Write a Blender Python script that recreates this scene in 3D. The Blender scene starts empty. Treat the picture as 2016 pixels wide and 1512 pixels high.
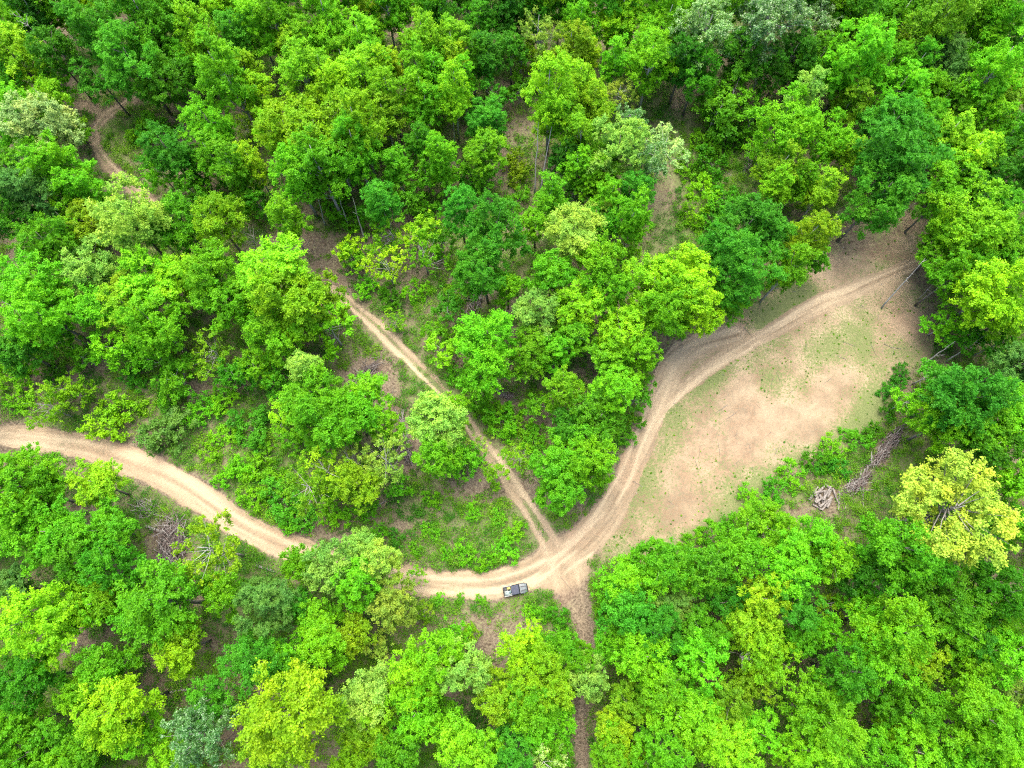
import bpy, math, random
import numpy as np
from mathutils import Vector

# ------------------------------------------------------------------ frame
H = 130.0                                   # drone height over the ground
TH = math.radians(16.0)                     # tilt away from straight down
F = 1399.0                                  # focal length in photo pixels (2016 wide)
CT, ST = math.cos(TH), math.sin(TH)
R = random.Random(7)
RS = np.random.RandomState(11)
scene = bpy.context.scene
COL = scene.collection

def at(px, py, z=0.0):
    """ground (or height z) point that the drone sees at this place of the photo -> x, y, depth"""
    u = (px - 1008.0) / F; v = (756.0 - py) / F
    dy = v * CT + ST; dz = v * ST - CT
    t = (H - z) / -dz
    return u * t, dy * t, t

def proj(x, y, z=0.0):
    d = z - H
    yc = y * CT + d * ST
    zc = y * ST - d * CT
    return 1008.0 + F * x / zc, 756.0 - F * yc / zc

# ------------------------------------------------------------------ noise
class Noise2:
    def __init__(s, seed):
        s.t = np.random.RandomState(seed).rand(256, 256)
    def n(s, x, y):
        xi = np.floor(x).astype(int); yi = np.floor(y).astype(int)
        fx = x - xi; fy = y - yi
        fx = fx * fx * (3 - 2 * fx); fy = fy * fy * (3 - 2 * fy)
        t = s.t; a = xi & 255; b = (xi + 1) & 255; c = yi & 255; d = (yi + 1) & 255
        return (t[a, c] * (1 - fx) + t[b, c] * fx) * (1 - fy) + (t[a, d] * (1 - fx) + t[b, d] * fx) * fy
    def fbm(s, x, y, o=4):
        r = 0; a = 0.5; tot = 0
        for k in range(o):
            r = r + a * s.n(x * 2 ** k + 17.3 * k, y * 2 ** k + 9.1 * k); tot += a; a *= 0.55
        return r / tot
N1, N2, N3, N4 = Noise2(1), Noise2(2), Noise2(3), Noise2(4)
def sstep(a, b, x):
    t = np.clip((x - a) / (b - a), 0, 1); return t * t * (3 - 2 * t)

# ------------------------------------------------------------------ object helpers
def link(o, parent=None):
    COL.objects.link(o)
    if parent is not None: o.parent = parent
    return o
def tag(o, label=None, cat=None, group=None, kind=None):
    if label: o['label'] = label
    if cat: o['category'] = cat
    if group: o['group'] = group
    if kind: o['kind'] = kind
    return o
def empty(name, loc=(0, 0, 0), rz=0.0):
    o = bpy.data.objects.new(name, None); o.location = loc; o.rotation_euler = (0, 0, rz)
    o.empty_display_size = 0.3
    return link(o)
def mesh_np(name, V, quads=None, polys=None, attrs=None, mat=None, smooth=False):
    me = bpy.data.meshes.new(name)
    if quads is not None:
        V = np.asarray(V, dtype=np.float32); Q = np.asarray(quads, dtype=np.int32)
        me.vertices.add(len(V)); me.vertices.foreach_set('co', V.ravel())
        me.loops.add(Q.size); me.loops.foreach_set('vertex_index', Q.ravel())
        me.polygons.add(len(Q))
        me.polygons.foreach_set('loop_start', np.arange(0, Q.size, Q.shape[1], dtype=np.int32))
        me.update(calc_edges=True)
    else:
        me.from_pydata([tuple(v) for v in V], [], polys); me.update()
    for k, a in (attrs or {}).items():
        at_ = me.attributes.new(k, 'FLOAT', 'POINT'); at_.data.foreach_set('value', np.asarray(a, dtype=np.float32))
    if mat: me.materials.append(mat)
    if smooth: me.polygons.foreach_set('use_smooth', np.ones(len(me.polygons), dtype=bool))
    return me
def obj(name, me, parent=None):
    return link(bpy.data.objects.new(name, me), parent)

class MB:
    """collects tubes, boxes and lofts; builds ONE mesh"""
    def __init__(s): s.v = []; s.f = []
    def tube(s, pts, rad, n=6, cap=True):
        pts = [Vector(p) for p in pts]; base = len(s.v)
        up0 = Vector((0, 0, 1))
        for i, p in enumerate(pts):
            d = (pts[min(i + 1, len(pts) - 1)] - pts[max(i - 1, 0)])
            if d.length < 1e-6: d = Vector((0, 0, 1))
            d.normalize()
            a = d.cross(up0 if abs(d.z) < .95 else Vector((1, 0, 0))).normalized(); b = d.cross(a)
            r = rad[i] if isinstance(rad, (list, tuple)) else rad
            for k in range(n):
                t = 2 * math.pi * k / n
                s.v.append(tuple(p + a * (r * math.cos(t)) + b * (r * math.sin(t))))
        for i in range(len(pts) - 1):
            for k in range(n):
                k2 = (k + 1) % n
                s.f.append((base + i * n + k, base + i * n + k2, base + (i + 1) * n + k2, base + (i + 1) * n + k))
        if cap:
            s.f.append(tuple(base + k for k in range(n))[::-1])
            e = base + (len(pts) - 1) * n
            s.f.append(tuple(e + k for k in range(n)))
        return s
    def loft(s, rings, cap=True):
        base = len(s.v); n = len(rings[0])
        for r in rings: s.v.extend([tuple(p) for p in r])
        for i in range(len(rings) - 1):
            for k in range(n):
                k2 = (k + 1) % n
                s.f.append((base + i * n + k, base + i * n + k2, base + (i + 1) * n + k2, base + (i + 1) * n + k))
        if cap:
            s.f.append(tuple(base + k for k in range(n))[::-1])
            e = base + (len(rings) - 1) * n
            s.f.append(tuple(e + k for k in range(n)))
        return s
    def box(s, c, d, bev=0.0, rz=0.0):
        hx, hy, hz = d[0] / 2, d[1] / 2, d[2] / 2
        b = min(bev, hx * .8, hy * .8, hz * .8)
        def ring(ix, z):
            x, y = hx - ix, hy - ix
            pts = [(-x, -y + b), (-x + b, -y), (x - b, -y), (x, -y + b), (x, y - b), (x - b, y), (-x + b, y), (-x, y - b)] if b > 0 else [(-x, -y), (x, -y), (x, y), (-x, y)]
            cr, sr = math.cos(rz), math.sin(rz)
            return [(c[0] + p[0] * cr - p[1] * sr, c[1] + p[0] * sr + p[1] * cr, c[2] + z) for p in pts]
        if b > 0: s.loft([ring(b, -hz), ring(0, -hz + b), ring(0, hz - b), ring(b, hz)])
        else: s.loft([ring(0, -hz), ring(0, hz)])
        return s
    def build(s, name, mat, parent=None, smooth=False):
        return obj(name, mesh_np(name, s.v, polys=s.f, mat=mat, smooth=smooth), parent)

# ------------------------------------------------------------------ materials
def newmat(name):
    m = bpy.data.materials.new(name); m.use_nodes = True
    nt = m.node_tree; nt.nodes.clear()
    return m, nt, nt.nodes.new('ShaderNodeOutputMaterial')
class G:
    """small node-graph helper"""
    def __init__(s, nt): s.nt = nt
    def node(s, t, **kw):
        n = s.nt.nodes.new(t)
        for k, v in kw.items(): setattr(n, k, v)
        return n
    def set(s, sock, v):
        if isinstance(v, bpy.types.NodeSocket): s.nt.links.new(v, sock)
        else: sock.default_value = v
    def attr(s, name): return s.node('ShaderNodeAttribute', attribute_name=name).outputs['Fac']
    def math(s, op, a, b=0.0, clamp=False):
        n = s.node('ShaderNodeMath', operation=op, use_clamp=clamp); s.set(n.inputs[0], a); s.set(n.inputs[1], b); return n.outputs[0]
    def mix(s, f, a, b):
        n = s.node('ShaderNodeMix', data_type='RGBA'); s.set(n.inputs[0], f); s.set(n.inputs[6], a); s.set(n.inputs[7], b); return n.outputs[2]
    def mul(s, a, b, f=1.0):
        n = s.node('ShaderNodeMix', data_type='RGBA', blend_type='MULTIPLY'); s.set(n.inputs[0], f); s.set(n.inputs[6], a); s.set(n.inputs[7], b); return n.outputs[2]
    def noise(s, vec, scale, detail=4.0, rough=0.6):
        n = s.node('ShaderNodeTexNoise'); s.set(n.inputs['Vector'], vec); n.inputs['Scale'].default_value = scale
        n.inputs['Detail'].default_value = detail; n.inputs['Roughness'].default_value = rough; return n.outputs['Fac']
    def ramp(s, f, a, b):
        n = s.node('ShaderNodeMapRange', interpolation_type='SMOOTHSTEP'); s.set(n.inputs[0], f)
        n.inputs[1].default_value = a; n.inputs[2].default_value = b; return n.outputs[0]
    def pos(s): return s.node('ShaderNodeNewGeometry').outputs['Position']
    def objco(s): return s.node('ShaderNodeTexCoord').outputs['Object']
def c4(r, g, b): return (r, g, b, 1.0)

def leaf_mat(name, source, spec=0.12):
    m, nt, out = newmat(name); g = G(nt)
    v = g.attr('v')
    if source == 'object':
        oi = g.node('ShaderNodeObjectInfo'); base = oi.outputs['Color']
        sh = g.node('ShaderNodeVectorMath', operation='ADD'); nt.links.new(g.objco(), sh.inputs[0]); nt.links.new(g.math('MULTIPLY', oi.outputs['Random'], 60.0), sh.inputs[1])
        f_ = g.ramp(g.noise(sh.outputs[0], 0.33, 2.0), 0.36, 0.66)
        base = g.mix(f_, g.mul(base, c4(0.82, 0.95, 1.0)), g.mul(base, c4(1.18, 1.08, 0.95)))
        lo = g.mul(base, c4(0.70, 0.82, 0.8)); hi = g.mul(base, c4(1.25, 1.17, 1.1))
    else:
        h = g.attr('hue')
        base = g.mix(h, c4(0.035, 0.15, 0.009), c4(0.125, 0.28, 0.010))
        lo = g.mul(base, c4(0.7, 0.8, 0.8)); hi = g.mul(base, c4(1.4, 1.25, 1.1))
    col = g.mix(v, lo, hi)
    p = g.node('ShaderNodeBsdfPrincipled'); g.set(p.inputs['Base Color'], col)
    p.inputs['Roughness'].default_value = 0.42; p.inputs['Specular IOR Level'].default_value = spec
    t = g.node('ShaderNodeBsdfTranslucent'); g.set(t.inputs['Color'], g.mul(col, c4(1.2, 1.2, 0.8)))
    mx = g.node('ShaderNodeMixShader'); mx.inputs[0].default_value = 0.47
    nt.links.new(p.outputs[0], mx.inputs[1]); nt.links.new(t.outputs[0], mx.inputs[2])
    nt.links.new(mx.outputs[0], out.inputs[0])
    return m
def plain_mat(name, a, b, scale=3.0, rough=0.7, spec=0.3, metal=0.0, coat=0.0, stretch=None):
    m, nt, out = newmat(name); g = G(nt)
    co = g.objco()
    if stretch:
        mp = g.node('ShaderNodeMapping'); mp.inputs['Scale'].default_value = stretch; nt.links.new(co, mp.inputs['Vector']); co = mp.outputs[0]
    f = g.ramp(g.noise(co, scale), 0.35, 0.65)
    p = g.node('ShaderNodeBsdfPrincipled'); g.set(p.inputs['Base Color'], g.mix(f, c4(*a), c4(*b)))
    p.inputs['Roughness'].default_value = rough; p.inputs['Specular IOR Level'].default_value = spec
    p.inputs['Metallic'].default_value = metal; p.inputs['Coat Weight'].default_value = coat
    nt.links.new(p.outputs[0], out.inputs[0])
    return m
M_leaf = leaf_mat('leaf', 'object')
M_leaf_gloss = leaf_mat('silvery_leaf', 'object', 0.9)
M_weed = leaf_mat('weed_leaf', 'attr')
M_bark = plain_mat('bark', (0.075, 0.066, 0.054), (0.18, 0.165, 0.14), 5.0, 0.9, 0.2, stretch=(1, 1, .25))
M_pale = plain_mat('pale_bark', (0.20, 0.195, 0.175), (0.33, 0.32, 0.295), 5.0, 0.85, 0.2)
M_dead = plain_mat('dead_wood', (0.105, 0.096, 0.086), (0.225, 0.21, 0.19), 6.0, 0.9, 0.2)
M_brush = plain_mat('brush_wood', (0.05, 0.036, 0.031), (0.14, 0.112, 0.1), 3.0, 0.9, 0.2)

def ground_mat():
    m, nt, out = newmat('forest_ground'); g = G(nt)
    P = g.pos()
    n_big = g.noise(P, 0.16, 3); n_mid = g.noise(P, 0.7, 5, 0.65); n_fine = g.noise(P, 2.4, 5, 0.8); n_grain = g.noise(P, 6.5, 3, 0.75)
    # leaf litter and twigs
    lit = g.mix(g.ramp(n_fine, 0.36, 0.64), c4(0.050, 0.038, 0.025), c4(0.165, 0.132, 0.092))
    lit = g.mix(g.math('MULTIPLY', g.ramp(n_mid, 0.45, 0.7), 0.7), lit, c4(0.125, 0.101, 0.070))
    lit = g.mix(g.math('MULTIPLY', g.ramp(n_big, 0.5, 0.7), 0.45), lit, c4(0.10, 0.064, 0.047))
    # sandy road dirt
    tone = g.attr('tone')
    sand = g.mix(tone, c4(0.140, 0.098, 0.058), c4(0.300, 0.240, 0.155))
    sand = g.mix(g.math('MULTIPLY', g.ramp(n_grain, 0.42, 0.70), 0.6), sand, c4(0.165, 0.128, 0.095))
    sand = g.mix(g.math('MULTIPLY', g.ramp(n_mid, 0.55, 0.8), 0.35), sand, c4(0.315, 0.26, 0.18))
    clay = g.math('MULTIPLY', g.attr('clay'), 0.8)
    sand = g.mix(g.math('MULTIPLY', clay, g.ramp(n_mid, 0.25, 0.7), True), sand, c4(0.30, 0.195, 0.125))
    dry = g.math('MULTIPLY', g.math('SUBTRACT', 1.0, tone), g.ramp(n_fine, 0.45, 0.62))
    sand = g.mix(g.math('MULTIPLY', dry, 0.75), sand, c4(0.12, 0.105, 0.072))
    road = g.math('ADD', g.attr('road'), g.math('MULTIPLY', g.math('SUBTRACT', n_fine, 0.5), 0.55))
    road = g.math('ADD', road, g.math('MULTIPLY', g.math('SUBTRACT', n_mid, 0.5), 0.35))
    f_road = g.ramp(road, 0.28, 0.68)
    col = g.mix(f_road, lit, sand)
    # short grass
    gr = g.math('ADD', g.attr('grass'), g.math('MULTIPLY', g.math('SUBTRACT', n_fine, 0.5), 2.8))
    gr = g.math('ADD', gr, g.math('MULTIPLY', g.math('SUBTRACT', n_grain, 0.5), 1.7))
    gcol = g.mix(g.ramp(n_grain, 0.3, 0.7), c4(0.05, 0.078, 0.02), c4(0.125, 0.145, 0.055))
    col = g.mix(g.math('MULTIPLY', g.ramp(gr, 0.42, 0.75), 0.9), col, gcol)
    p = g.node('ShaderNodeBsdfPrincipled'); g.set(p.inputs['Base Color'], col)
    p.inputs['Roughness'].default_value = 0.95; p.inputs['Specular IOR Level'].default_value = 0.1
    b = g.node('ShaderNodeBump'); b.inputs['Strength'].default_value = 0.6; b.inputs['Distance'].default_value = 0.12
    g.set(b.inputs['Height'], g.math('ADD', n_fine, g.math('MULTIPLY', n_grain, 0.5)))
    nt.links.new(b.outputs[0], p.inputs['Normal'])
    nt.links.new(p.outputs[0], out.inputs[0])
    return m
M_ground = ground_mat()

# ------------------------------------------------------------------ ground, roads, clearing
def smooth_line(pts, n=6):
    out = []
    P = [pts[0]] + list(pts) + [pts[-1]]
    for i in range(1, len(P) - 2):
        p0, p1, p2, p3 = [np.array(q, float) for q in P[i - 1:i + 3]]
        for k in range(n):
            t = k / n
            out.append(.5 * ((2 * p1) + (-p0 + p2) * t + (2 * p0 - 5 * p1 + 4 * p2 - p3) * t * t + (-p0 + 3 * p1 - 3 * p2 + p3) * t ** 3))
    out.append(np.array(P[-2], float))
    return out
# photo places (x, y, full width), turned into ground metres
MAIN = [(-160, 850, 50), (-40, 853, 50), (40, 860, 52), (130, 872, 56), (220, 893, 62), (290, 922, 66), (350, 952, 66), (410, 992, 62), (465, 1028, 58), (530, 1062, 54),
        (600, 1088, 50), (690, 1112, 50), (780, 1136, 54), (870, 1150, 58), (960, 1153, 60), (1040, 1132, 66), (1100, 1100, 78), (1150, 1062, 74), (1195, 1010, 62),
        (1230, 945, 54), (1258, 885, 46), (1290, 815, 42), (1325, 760, 38)]
UPPER = [(1258, 885, 40), (1300, 810, 30), (1342, 768, 26), (1400, 722, 26), (1470, 680, 28), (1540, 640, 34), (1600, 606, 40), (1680, 572, 34), (1770, 532, 26), (1850, 500, 24), (1950, 470, 22)]
WIDE = [(1225, 950, 44), (1265, 860, 46), (1300, 775, 54), (1325, 715, 56), (1380, 675, 46), (1450, 655, 40)]
CENTRE = [(1090, 1085, 60), (1065, 1040, 50), (1030, 985, 44), (990, 928, 40), (950, 875, 38), (915, 825, 36), (880, 780, 36), (838, 738, 36), (790, 690, 38), (740, 640, 36), (690, 598, 30), (655, 566, 16)]
LEFTT = [(330, 430, 30), (285, 392, 32), (240, 352, 30), (203, 312, 26), (185, 265, 26), (208, 226, 28), (248, 202, 26), (290, 180, 20)]
LEFTB = [(205, 222, 22), (165, 208, 24), (125, 205, 26), (140, 160, 22), (120, 120, 18)]
RIGHTT = [(1272, 520, 44), (1288, 450, 44), (1310, 375, 42), (1330, 315, 40), (1345, 260, 42), (1342, 200, 44), (1345, 150, 40)]
SOUTH = [(1115, 1120, 90), (1130, 1175, 70), (1146, 1222, 40), (1153, 1290, 28), (1145, 1380, 26), (1142, 1450, 28), (1145, 1560, 28)]
CLEAR = [(1165, 1120), (1190, 1060), (1225, 985), (1255, 905), (1285, 800), (1310, 710), (1370, 655), (1450, 612), (1550, 560), (1600, 500), (1650, 450), (1720, 425), (1800, 415), (1850, 470),
         (1800, 545), (1835, 600), (1840, 690), (1800, 735), (1765, 800), (1720, 855), (1640, 905), (1560, 965), (1450, 1035), (1370, 1085), (1300, 1110), (1220, 1110)]

X0, X1, Y0, Y1, ST_ = -150.0, 150.0, -62.0, 165.0, 0.33
gx = np.arange(X0, X1 + .01, ST_); gy = np.arange(Y0, Y1 + .01, ST_)
GX, GY = np.meshgrid(gx, gy); NX, NY = len(gx), len(gy)
PXX, PYY = proj(GX, GY)

def line_field(line):
    """distance across / half width / arc length along for every ground vertex"""
    pts = smooth_line(line)
    W = [at(p[0], p[1]) + (p[2],) for p in pts]
    W = [(x, y, w * t / F / 2) for x, y, t, w in W]
    best = np.full(GX.shape, 1e9); lat = np.zeros(GX.shape); hw = np.ones(GX.shape); arc = np.zeros(GX.shape); s0 = 0
    for (ax, ay, aw), (bx, by, bw) in zip(W[:-1], W[1:]):
        dx, dy = bx - ax, by - ay; L = math.hypot(dx, dy) + 1e-9
        m = (GX > min(ax, bx) - 9) & (GX < max(ax, bx) + 9) & (GY > min(ay, by) - 9) & (GY < max(ay, by) + 9)
        x, y = GX[m] - ax, GY[m] - ay
        t = np.clip((x * dx + y * dy) / L ** 2, 0, 1)
        ex, ey = x - t * dx, y - t * dy; d = np.hypot(ex, ey)
        sg = np.sign(dx * y - dy * x)
        bb = best[m]; u = d < bb
        for arr, val in ((best, d), (lat, d * sg), (hw, aw + (bw - aw) * t), (arc, s0 + t * L)):
            q = arr[m]; q[u] = val[u]; arr[m] = q
        s0 += L
    return best, lat, hw, arc
def poly_mask(poly, soft=3.0):
    """signed soft polygon membership in photo space -> 0..1 over ground vertices"""
    P = [at(*p)[:2] for p in poly]; inside = np.zeros(GX.shape, bool); dist = np.full(GX.shape, 1e9)
    for (ax, ay), (bx, by) in zip(P, P[1:] + P[:1]):
        c = ((ay > GY) != (by > GY)) & (GX < (bx - ax) * (GY - ay) / (by - ay + 1e-12) + ax)
        inside ^= c
        dx, dy = bx - ax, by - ay; t = np.clip(((GX - ax) * dx + (GY - ay) * dy) / (dx * dx + dy * dy), 0, 1)
        dist = np.minimum(dist, np.hypot(GX - ax - t * dx, GY - ay - t * dy))
    global poly_mask_sd
    sd = np.where(inside, dist, -dist); poly_mask_sd = sd
    return sstep(-soft, soft, sd)
def blob(x, y, rx, ry, rot=0.0):
    a = math.radians(rot); dx, dy = PXX - x, PYY - y
    u = dx * math.cos(a) + dy * math.sin(a); v = -dx * math.sin(a) + dy * math.cos(a)
    return np.exp(-((u / rx) ** 2 + (v / ry) ** 2))

wob = (N1.fbm(GX * .25, GY * .25) - .5)
wob2 = (N2.fbm(GX * .8, GY * .8) - .5)
road = np.zeros(GX.shape); tone = np.full(GX.shape, .45); kinds = {}
def lay(line, kind, ruts=0.0, strength=1.0, edge=.8, grass_mid=0.0):
    global road, tone, grass
    d, lat, hw, arc = line_field(line)
    q = (d + wob * 1.6 + wob2 * .7) / hw
    m = 1 - sstep(edge - .25, edge + .35, q)
    u = lat / hw
    streak = N3.fbm(u * 3.2 + 40, arc * .06) - .5 + .5 * (N4.fbm(u * 9 + 7, arc * .05) - .5)
    tr = np.exp(-((np.abs(u) - .45) / .2) ** 2)
    if ruts:
        m = m * (1 - ruts * (1 - np.clip(tr * 1.3, 0, 1)) * (0.75 + wob2))
    tt = .45 + streak * 1.9 + .25 * tr
    k = m > road
    tone = np.where(m > .05, tone * (1 - m) + tt * m, tone)
    road = np.maximum(road, m * strength)
    kinds[kind] = np.maximum(kinds.get(kind, 0), 1 - sstep(.95, 1.05, (d + wob * 1.2) / hw))
    return d, hw, u, m
clear = poly_mask(CLEAR, 2.5 )
clear_n = np.clip(clear + wob * .5, 0, 1)
road = np.maximum(road, sstep(.1, .75, clear + wob * .9) * (.74 + wob * .35 - .55 * blob(1700, 460, 110, 40, -20) - .25 * blob(1830, 620, 40, 90) - .15 * blob(1350, 1060, 120, 30, -30)))
tone = np.where(clear > .3, .30 + wob * 1.1 + wob2 * .5 + (N4.fbm(GX * .06, GY * .06) - .5) * .8, tone)
lay(MAIN, 'dirt_road', edge=.82); lay(UPPER, 'dirt_road', edge=.75); lay(WIDE, 'dirt_road', edge=.8, strength=.95)
dC, hC, uC, mC = lay(CENTRE, 'two_track_trail', ruts=.55, strength=.85)
lay(LEFTT, 'forest_path', ruts=.25, strength=.6); lay(LEFTB, 'forest_path', strength=.45)
lay(RIGHTT, 'overgrown_track', ruts=.8, strength=.44); lay(SOUTH, 'dirt_spur', strength=.38, edge=.7)
# lighter wheel lines fanning over the junction
road = np.maximum(road, blob(1110, 1110, 75, 55, -35) * 1.1)
for ln in ([(960, 1160, 5), (1040, 1140, 5), (1090, 1100, 5), (1140, 1060, 5), (1190, 1010, 5)], [(980, 1140, 5), (1060, 1110, 5), (1120, 1080, 5), (1180, 1000, 5)],
           [(1040, 1160, 5), (1090, 1120, 5), (1135, 1085, 5)], [(780, 1125, 5), (870, 1140, 5), (960, 1142, 5), (1030, 1125, 5)], [(800, 1155, 5), (880, 1165, 5), (980, 1162, 5)],
           [(1110, 1130, 5), (1135, 1110, 5), (1165, 1090, 5)], [(1215, 990, 5), (1245, 935, 5), (1262, 880, 5), (1300, 800, 5)], [(1300, 830, 5), (1335, 785, 5), (1390, 735, 5), (1480, 685, 5)],
           [(1480, 680, 8), (1560, 630, 10), (1620, 600, 12), (1690, 565, 8)], [(300, 915, 7), (360, 945, 7), (430, 995, 7), (500, 1040, 7)], [(560, 1068, 5), (680, 1100, 5), (780, 1128, 5), (900, 1140, 5), (1010, 1118, 5)], [(560, 1085, 5), (680, 1118, 5), (780, 1148, 5), (900, 1163, 5), (1010, 1150, 5), (1090, 1110, 5)], [(1150, 1050, 5), (1190, 985, 5), (1222, 930, 5), (1250, 860, 5), (1290, 780, 5), (1345, 705, 5)], [(300, 935, 6), (370, 970, 6), (430, 1015, 6), (520, 1068, 6)], [(0, 870, 6), (110, 882, 6), (210, 900, 6), (300, 935, 6)], [(0, 850, 6), (100, 862, 6), (200, 880, 6), (270, 905, 6)]):
    d, lat, hw, arc = line_field(ln)
    tone = tone + .5 * np.exp(-(d / .27) ** 2) * (0.5 + N2.fbm(GX * .5, GY * .5)) * (road > .2)
clay = 0.5 * blob(1480, 830, 150, 60, -25) + .5 * blob(1420, 900, 90, 40, -30) + .4 * blob(330, 950, 260, 90, 25) + .8 * blob(255, 880, 75, 22, 22) + .7 * blob(125, 920, 45, 28) + .5 * blob(1235, 930, 45, 40) + .55 * blob(1790, 640, 60, 40) \
    + .7 * blob(930, 1126, 70, 12) + .45 * blob(1500, 600, 70, 25, -25) + .5 * blob(1130, 1050, 60, 40) + .35 * blob(540, 1070, 60, 30) + .4 * blob(1100, 1150, 50, 40)
clay = np.clip(clay + (N3.fbm(GX * .12, GY * .12) - .5) * .5, 0, 1)
# growing cover
gn = N4.fbm(GX * .11 + 5, GY * .11, 4)
grass = .62 + (gn - .5) * 1.6
for b_, a in ((blob(960, 1040, 90, 60), .35), (blob(860, 1050, 60, 50), .1), (blob(1000, 1075, 50, 30), .2), (blob(500, 960, 50, 70), .5), (blob(1390, 400, 60, 90, 10), .6), (blob(1420, 300, 70, 90), .35),
              (blob(1590, 930, 120, 28, -30), .8), (blob(1470, 1010, 80, 24, -32), .45), (blob(1070, 1208, 50, 11, -15), .5), (blob(1110, 1165, 40, 25), -.6), (blob(850, 765, 40, 25, 50), .55), (blob(900, 780, 40, 30, 40), .3),
              (blob(230, 270, 30, 50), .35), (blob(780, 1080, 60, 20), .2), (blob(1060, 1020, 40, 30), .2), (blob(1630, 600, 30, 15), 0), (blob(700, 560, 70, 40), -.1), (blob(880, 400, 70, 50), -.1), (blob(985, 280, 26, 100), -.35), (blob(660, 480, 60, 40), .12), (blob(1790, 950, 70, 60), .6), (blob(700, 690, 40, 50), .2),
              (blob(960, 1215, 110, 22), -.2), (blob(270, 760, 90, 40), -.12), (blob(1700, 470, 90, 40), -.25), (blob(770, 800, 25, 60), -.3), (blob(1340, 190, 30, 40), -.4), (blob(1090, 1030, 25, 25), .1),
              (blob(430, 930, 40, 40), .1), (blob(310, 1020, 60, 30), .25), (blob(560, 1080, 60, 14), .3)):
    grass = grass + a * b_
in_clear = clear_n
edge_in = 1 - sstep(.0, 9.0, poly_mask_sd)
gc = .12 + .30 * edge_in + (N1.fbm(GX * .16 + 9, GY * .16, 4) - .5) * 1.3 + .55 * blob(1470, 710, 110, 20, -33) + .5 * blob(1400, 745, 50, 12, -38) + .42 * blob(1690, 640, 110, 30, -30) + .4 * blob(1720, 790, 40, 50, 30) + .5 * blob(1600, 890, 160, 20, -33) \
    + .35 * blob(1300, 900, 20, 40, 20) + .35 * blob(1400, 1040, 120, 30, -33) + .35 * blob(1560, 600, 120, 25, -25) + .3 * blob(1640, 700, 120, 60, -30) - .25 * blob(1470, 830, 130, 50, -25) + .15
grass = grass * (1 - in_clear) + gc * in_clear
hard = np.clip(sstep(.45, .8, road) * np.where(in_clear > .5, 0, 1) + sum(kinds[k] for k in ('dirt_road', 'dirt_spur')) * .9 + .5 * kinds['forest_path'], 0, 1)
grass = grass - hard * .8
grass = np.where(mC > .2, grass + .35 * np.exp(-(uC / .2) ** 2) * mC, grass)
for q in ((338, 1065, 32, 42), (1738, 885, 14, 38), (1685, 955, 24, 14), (1622, 980, 22, 22), (722, 735, 30, 20), (803, 885, 16, 45)):
    grass = grass - 1.2 * blob(*q)
GZ = (N1.fbm(GX * .2, GY * .2) - .5) * .5 * (1 - np.clip(road * 1.3, 0, 1)) + (N2.fbm(GX * .03, GY * .03) - .5) * .8 - .12 * np.clip(road, 0, 1)
tone = np.clip(tone + .35 * blob(1375, 685, 85, 40, -30), 0, 1); road = np.clip(road, 0, 1)  # paler soil tone painted in to offset the shade beside the grove
def ground_z(x, y):
    i = min(max(int(round((x - X0) / ST_)), 0), NX - 1); j = min(max(int(round((y - Y0) / ST_)), 0), NY - 1)
    return float(GZ[j, i])
def gval(A, x, y):
    i = np.clip(((x - X0) / ST_).round().astype(int), 0, NX - 1); j = np.clip(((y - Y0) / ST_).round().astype(int), 0, NY - 1)
    return A[j, i]

idx = np.arange(NX * NY).reshape(NY, NX)
Q = np.stack([idx[:-1, :-1], idx[:-1, 1:], idx[1:, 1:], idx[1:, :-1]], -1).reshape(-1, 4)
V = np.stack([GX, GY, GZ], -1).reshape(-1, 3)
ATT = {'road': road.ravel(), 'tone': tone.ravel(), 'grass': grass.ravel(), 'clay': clay.ravel()}
# one sheet: the fine middle continues to the horizon as long rim faces
Vg = V.copy(); rim = []
b = [idx[0, :], idx[:, -1], idx[-1, ::-1], idx[::-1, 0]]
ring = np.concatenate([q[:-1] for q in b])
cx, cy = 0.0, 50.0
far = V[ring].copy(); dd = far[:, :2] - np.array([cx, cy]); far[:, :2] = np.array([cx, cy]) + dd * 14; far[:, 2] = 0
fi = len(Vg) + np.arange(len(ring)); Vg = np.vstack([Vg, far])
Qr = np.stack([ring, fi, np.roll(fi, -1), np.roll(ring, -1)], -1)
pad = lambda a, v: np.concatenate([a, np.full(len(ring), v)])
ground = obj('ground', mesh_np('ground', Vg, np.vstack([Q, Qr]), attrs={'road': pad(ATT['road'], 0), 'tone': pad(ATT['tone'], .4), 'grass': pad(ATT['grass'], .4), 'clay': pad(ATT['clay'], 0)}, mat=M_ground, smooth=True))
tag(ground, 'forest floor of brown leaf litter, twigs and patchy low green growth', 'ground', kind='structure')
taken = np.zeros(len(Q), bool)
def sheet(name, mask, label, lift):
    global taken
    fm = (mask.ravel()[Q].mean(1) > .5) & ~taken; taken |= fm
    q = Q[fm]; used, inv = np.unique(q, return_inverse=True)
    v = V[used].copy(); v[:, 2] += lift
    o = obj(name, mesh_np(name, v, inv.reshape(-1, 4), attrs={k: a[used] for k, a in ATT.items()}, mat=M_ground, smooth=True))
    return tag(o, label, 'road' if 'road' in name else 'path', kind='structure')
sheet('dirt_road', kinds['dirt_road'], 'pale sandy dirt road curving from the left edge past the truck to the clearing', .02)
sheet('two_track_trail', kinds['two_track_trail'], 'two track dirt trail climbing from the junction up to the left', .02)
sheet('dirt_spur', kinds['dirt_spur'], 'brown dirt track leaving the junction towards the bottom edge', .02)
sheet('forest_path', kinds['forest_path'], 'narrow dirt path winding through the trees at upper left', .02)
sheet('overgrown_track', kinds['overgrown_track'], 'overgrown wheel track between the trees at upper right', .02)
tag(sheet('clearing', clear, 'open clearing of bare orange and grey soil with sparse grass', .02), None, 'clearing')
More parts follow.
